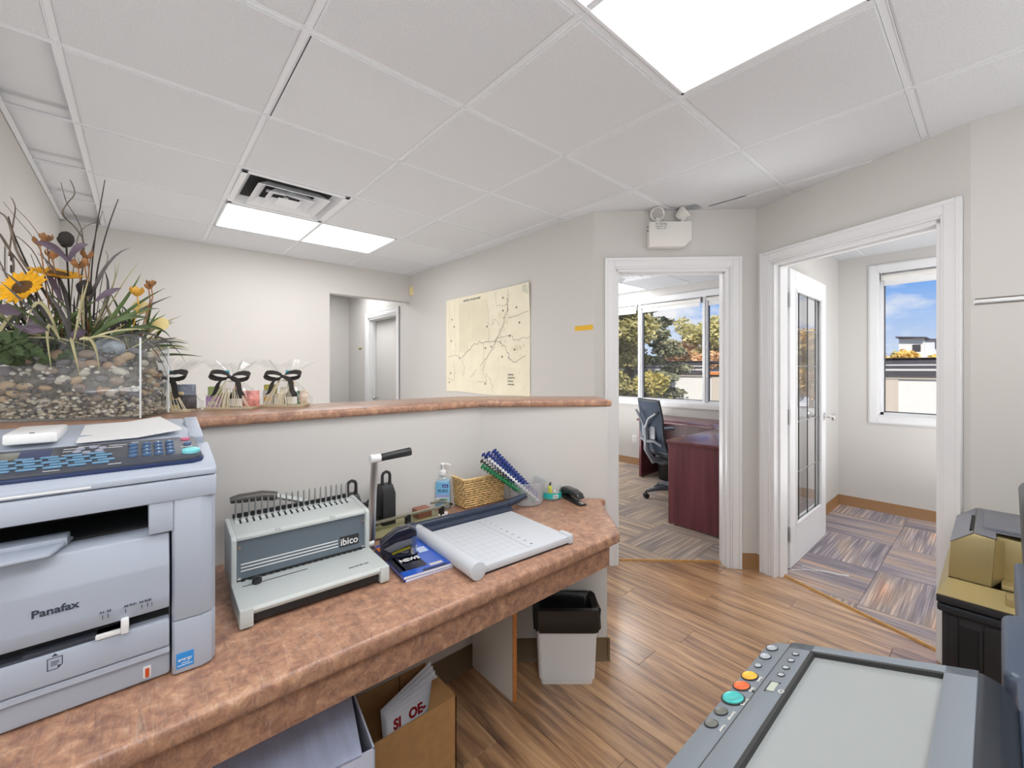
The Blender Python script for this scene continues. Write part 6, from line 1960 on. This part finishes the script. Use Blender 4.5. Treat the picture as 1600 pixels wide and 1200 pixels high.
for k in range(6):
    # pivot low in the box; the sheets lean back and fan clockwise
    ts = thing('sale_sheet', SHEETS[k], 'sheet', (0.640 + .004 * k, 1.152 + k * .010, .008), 0, 'white sheets in the cardboard box')
    fan = math.radians(2 + 3.2 * k)
    cf, sf = math.cos(fan), math.sin(fan)
    def sp(u, v, off=0.0):
        uu, vv = u * cf - v * sf * .25, v * cf + u * sf
        lean = .070 * (max(0, vv) / .3) ** 1.4
        return Vector((uu + .02 * max(0, vv / .3) ** 2, lean + off, max(.001, vv * .97)))
    g = [[sp(-.095 + .19 * i / 8, (.282 + .008 * k) * j / 10) for j in range(11)] for i in range(9)]
    b = B(); b.sheet(g, .0007); sh_ = b.build('sheet_paper', 'paper', ts)
    if k == 0:
        for txt, u, v, s_ in (('SI', -.062, .258, .036), ('OE-', .006, .260, .036), ('ME', -.058, .216, .038), ('-VX', .018, .218, .038), ('1', .078, .245, .04)):
            p_ = sp(u, v, -.0016); up_v = (sp(u, v + .01) - sp(u, v - .01)).normalized(); rt_ = (sp(u + .01, v) - sp(u - .01, v)).normalized()
            lettering(txt, s_, 'red', sh_, p_, (rt_, up_v, rt_.cross(up_v)), 'red_lettering', 1.0, .0016)
t = thing('paper_box', 'pale blue-white open carton of paper at the bottom edge beside the brown box', 'box', (0.435, 1.09, 0), math.radians(-8))
b = B()
for (u0, u1, v0, v1) in ((-.32, -.316, -.12, .13), (-.004, 0, -.12, .13), (-.32, 0, -.12, -.116), (-.32, 0, .126, .13)): b.box(u0, u1, v0, v1, 0.001, .44)
b.box(-.32, 0, -.12, .13, 0.001, .006); b.build('carton_wall', mat('carton_white', srgb(206, 212, 232), 0.7, var=(40, 0.05, (1, 1, .1))), t, smooth=False)
b = B(); b.prism([(-.32, -.12), (-.03, -.12), (-.006, .125), (-.32, .125)], .436, .4415); b.build('lid_flap', mat('carton_lid', srgb(196, 206, 236), 0.7, var=(60, 0.08, (1, .1, 1))), t, smooth=False)

# ------------------------------------------------------------------ office copier, near right
MT['cop'] = mat('copier_slate', srgb(58, 70, 88), 0.35, bump=(600, 0.1))
MT['copl'] = mat('copier_grey', srgb(118, 125, 132), 0.35, bump=(600, 0.1))
MT['copd'] = mat('copier_dark', srgb(38, 42, 48), 0.4)
t = thing('copier', 'large dark grey office copier with a tilted touch screen, lower right', 'copier', (0.5, -0.3, 0))
def cw(p): return Vector(p) - Vector((0.5, -0.3, 0))
MC = Matrix.Translation((-0.5, 0.3, 0))
b = B(); b.box(-0.30, 1.22, -0.66, -0.03, 0.04, 0.925, 0.01, 2, M=MC); b.build('cabinet', 'copd', t)
for k in range(3):
    b = B(); b.box(-0.26, 0.90, -0.034, -0.018, 0.10 + k * 0.25, 0.33 + k * 0.25, 0.006, 2, M=MC); dq = b.build('paper_drawer', 'copl', t)
    b = B(); b.box(0.20, 0.45, -0.020, -0.012, 0.26 + k * 0.25, 0.285 + k * 0.25, 0.004, 2, M=MC); b.build('drawer_pull', 'copd', dq)
b = B()
b.prism([(-0.30, -0.66), (1.20, -0.66), (1.20, -0.02), (0.945, -0.02), (0.93, -0.004), (0.755, -0.004), (0.75, -0.014), (-0.30, -0.014)], 0.925, 0.990, 0.008, 3, M=MC)
b.build('scanner_deck', 'cop', t)
b = B(); b.yz([(-0.62, 0.991), (-0.03, 0.991), (-0.025, 1.13), (-0.05, 1.155), (-0.60, 1.155)], 0.945, 1.20, 0.008, M=MC, seg=3); b.build('document_feeder', 'copd', t)
b = B(); b.box(0.955, 1.19, -0.58, -0.06, 1.155, 1.172, 0.006, 2, M=MC); b.build('feeder_tray', 'copl', t)
for x_ in (-0.2, 1.1):
    for y_ in (-0.58, -0.12):
        b = B(); b.cyl((x_, y_, 0), (x_, y_, 0.045), 0.03, seg=14, M=MC); b.build('foot', 'black', t)
# tilted panel frame: local x runs away from the far end, y up the slope
sl = math.atan(0.31)
PO = cw((0.690, 0.218, 0.944))
PF = Matrix(((-1, 0, 0, PO.x), (0, -math.cos(sl), math.sin(sl), PO.y), (0, math.sin(sl), math.cos(sl), PO.z), (0, 0, 0, 1)))
b = B(); b.prism([(0.45, 0.0), (0.45, 0.03), (0.0, 0.03), (0.0, 0.014), (0.004, 0.007), (0.014, 0.0025), (0.03, 0.0)], -0.020, 0.0, 0.002, M=PF); bs = b.build('button_strip', 'copl', t)
b = B()
for (u0, u1, v0, v1) in ((0.0, 0.019, 0.031, 0.215), (0.36, 0.45, 0.029, 0.215), (0.0, 0.45, 0.031, 0.060), (0.0, 0.45, 0.188, 0.215)): b.box(u0, u1, v0, v1, -0.030, 0.003, 0.0012, 2, M=PF)
b.box(0.004, 0.446, 0.04, 0.21, -0.034, -0.006, M=PF)
pf = b.build('panel_frame', 'copl', t)
b = B(); b.box(0.0, 0.45, 0.0292, 0.0312, -0.01, 0.0016, M=PF); b.build('panel_seam', 'blackink', t, smooth=False)
b = B(); b.yz([(0.203, -0.05), (0.203, 0.003), (0.218, 0.0015), (0.229, -0.006), (0.234, -0.018), (0.235, -0.05)], 0.002, 0.45, 0.002, M=PF, seg=2); b.build('hinge_cover', 'copd', t)
b = B()
for (u0, u1, v0, v1) in ((0.018, 0.0225, 0.059, 0.188), (0.357, 0.362, 0.059, 0.188), (0.018, 0.36, 0.058, 0.0625)): b.box(u0, u1, v0, v1, -0.006, 0.0034, M=PF)
b.build('screen_bezel', 'blackink', t, smooth=False)
b = B(); b.box(0.0205, 0.360, 0.061, 0.187, -0.006, -0.002, M=PF); b.build('touch_screen', mat('screen_off', srgb(150, 154, 154), 0.18, coat=0.3), t, smooth=False)
def button(u, v, r_, h_, m_, label=None, ring=True, ec=1.0, lift=0.0):
    b = B(); b.lathe([(r_, 0.0), (r_, h_ * .35), (r_ * .84, h_ * .6), (r_ * .78, h_ * .52), (0.0004, h_ * .45)], 24, M=PF @ Matrix.Translation((u, v, lift)), close=False)
    o = b.build('button', m_, bs)
    if label: o['label'] = label
    if ring:
        b = B(); b.lathe([(r_ * 1.16, 0.0), (r_ * 1.16, 0.0012), (r_, 0.0012)], 24, M=PF @ Matrix.Translation((u, v, lift)), close=False); b.build('button_ring', 'blackink', bs)
    return o
MT['btnclear'] = mat('grey_button', srgb(168, 174, 180), 0.3)
button(0.023, 0.0105, 0.0066, 0.004, 'btnclear'); button(0.049, 0.0105, 0.0066, 0.004, 'btnclear'); button(0.076, 0.0105, 0.0042, 0.003, 'btnclear')
button(0.105, 0.0108, 0.0090, 0.005, mat('amber_button', srgb(236, 176, 60), 0.3), 'amber button'); button(0.131, 0.0108, 0.0090, 0.005, mat('orange_button', srgb(232, 108, 62), 0.3), 'orange-red button')
button(0.160, 0.0122, 0.0118, 0.006, mat('teal_button', srgb(70, 176, 172), 0.3), 'large teal button')
button(0.190, 0.0105, 0.0066, 0.004, mat('dark_button', srgb(110, 110, 104), 0.3)); button(0.215, 0.0105, 0.0066, 0.004, mat('dark_button', srgb(110, 110, 104), 0.3))
for u in (0.034, 0.053, 0.073, 0.092): button(u, 0.0445, 0.0038, 0.002, 'btnclear', None, True, 1.0, 0.003)
for o in list(bs.children):
    pass
b = B(); b.box(0.112, 0.132, 0.040, 0.0485, 0.003, 0.0042, 0.0006, 1, M=PF); b.build('status_lamp', mat('pale_lamp', srgb(176, 182, 168), 0.3), pf)
b = B(); b.box(0.110, 0.134, 0.0385, 0.0402, 0.0029, 0.0036, M=PF); b.box(0.110, 0.112, 0.0385, 0.05, 0.0029, 0.0036, M=PF); b.build('lamp_outline', 'blackink', pf, smooth=False)
b = B(); b.cyl(PF @ Vector((0.136, 0.0262, 0)), PF @ Vector((0.136, 0.0262, 0.001)), 0.0014, seg=8); b.build('mark_dot', 'blackink', bs)
def ptext(s_, u, v, size):
    X = PF.to_3x3() @ Vector((0, -1, 0)); Y = PF.to_3x3() @ Vector((-1, 0, 0)); Z = PF.to_3x3() @ Vector((0, 0, 1))
    lettering(s_, size, 'whitewarm', bs, PF @ Vector((u, v, 0.0006)), (X.cross(Z) * 0 + PF.to_3x3() @ Vector((1, 0, 0)), PF.to_3x3() @ Vector((0, 1, 0)), Z), 'panel_print')
for s_, u, v, z_ in (('Reset', .107, .0235, .0052), ('Stop', .133, .0235, .0055), ('Start', .161, .0262, .0075), ('Interrupt', .192, .0235, .0045), ('Power', .217, .0235, .0045)): ptext(s_, u, v, z_)
b = B(); b.lathe([(0.0034, 0), (0.0034, .0004), (.0022, .0004)], 16, M=PF @ Matrix.Translation((0.127, 0.0555, .003)), close=False); b.build('panel_icon', 'whitewarm', pf)

# ------------------------------------------------------------------ big black shredder with a bronze hood
t = thing('shredder', 'tall black shredder bin with a faceted bronze hood beside the doorway', 'shredder', (2.115, 0.0, 0))
MT['bronze'] = mat('bronze_metallic', srgb(190, 174, 128), 0.4, 0.6, bump=(700, 0.25))
MT['slatehood'] = mat('hood_slate', srgb(122, 124, 134), 0.35, 0.2, bump=(700, 0.15))
b = B(); b.box(0.018, 0.54, -0.40, 0.128, 0.03, 0.50, 0.006); b.box(0.010, 0.025, -0.135, 0.128, 0.06, 0.49, 0.004); b.box(0.010, 0.025, -0.39, -0.140, 0.06, 0.49, 0.004); b.build('bin_body', 'blacksoft', t)
b = B(); b.box(0.004, 0.014, 0.030, 0.040, 0.10, 0.46, 0.002); b.box(0.004, 0.014, 0.088, 0.112, 0.10, 0.48, 0.002); b.box(0.004, 0.014, -0.13, 0.03, 0.10, 0.48, 0.004); b.build('door_panel', 'black', t)
b = B(); b.box(0.009, 0.0115, 0.042, 0.086, 0.10, 0.455); b.build('handle_recess', 'dark', t, smooth=False)
b = B(); b.box(0.0, 0.55, -0.41, 0.140, 0.490, 0.516, 0.006); b.build('bin_rim', 'copd', t)
b = B(); b.box(0.0, 0.55, -0.41, 0.142, 0.520, 0.546, 0.004); b.build('hood_base', 'blacksoft', t)
b = B(); b.yz([(-0.41, 0.546), (-0.41, 0.55), (0.136, 0.55), (0.142, 0.546)], 0.002, 0.55, 0.001)
# sloping shelf up to the hood faces
b.raw([(0.002, 0.140, 0.549), (0.002, -0.41, 0.549), (0.100, -0.41, 0.582), (0.100, 0.118, 0.582)], [(0, 1, 2, 3)])
b.raw([(0.002, 0.140, 0.549), (0.100, 0.118, 0.582), (0.52, 0.118, 0.582), (0.545, 0.140, 0.549)], [(0, 1, 2, 3)])
b.build('hood_shelf', 'bronze', t, smooth=False)
prof = [(0.118, 0.582), (0.112, 0.712), (0.055, 0.757), (0.004, 0.750), (0.013, 0.582)]
b = B()
b.yz(prof, 0.105, 0.52, 0.002)
b.build('left_hood', 'bronze', t)
b = B(); b.yz([(0.005, 0.582), (0.002, 0.742), (-0.06, 0.735), (-0.40, 0.735), (-0.40, 0.582)], 0.185, 0.52, 0.002)
b.raw([(0.108, 0.004, 0.746), (0.108, 0.012, 0.584), (0.185, -0.016, 0.590), (0.185, -0.018, 0.728)], [(0, 1, 2, 3)])
b.build('right_hood', 'bronze', t)
b = B(); b.box(0.106, 0.19, -0.40, -0.01, 0.583, 0.598, 0.003); b.box(0.03, 0.10, -0.40, -0.02, 0.556, 0.585, 0.004); b.build('front_step', 'bronze', t)
b = B(); b.raw([(0.104, 0.1135, 0.7125), (0.52, 0.1135, 0.7125), (0.52, 0.0560, 0.7595), (0.104, 0.0560, 0.7595)], [(0, 1, 2, 3)]); b.raw([(0.104, 0.054, 0.7595), (0.52, 0.054, 0.7595), (0.52, -0.40, 0.7530), (0.185, -0.40, 0.7530), (0.185, 0.002, 0.7530), (0.104, 0.002, 0.7530)], [(0, 1, 2, 3, 4, 5)])
b.build('hood_top', 'slatehood', t, smooth=False)
b = B(); b.box(0.15, 0.37, 0.058, 0.066, 0.745, 0.7605); b.build('paper_slot', 'dark', t, smooth=False)
b = B(); b.box(0.21, 0.49, -0.36, 0.035, 0.752, 0.7625, 0.002); b.build('top_panel', 'slatehood', t)
b = B()
for x_ in (0.05, 0.5):
    for y_ in (-0.36, 0.09): b.cyl((x_, y_, 0), (x_, y_, 0.035), 0.022, seg=12)
for n_, part in enumerate((b,)): part.build('feet', 'black', t)
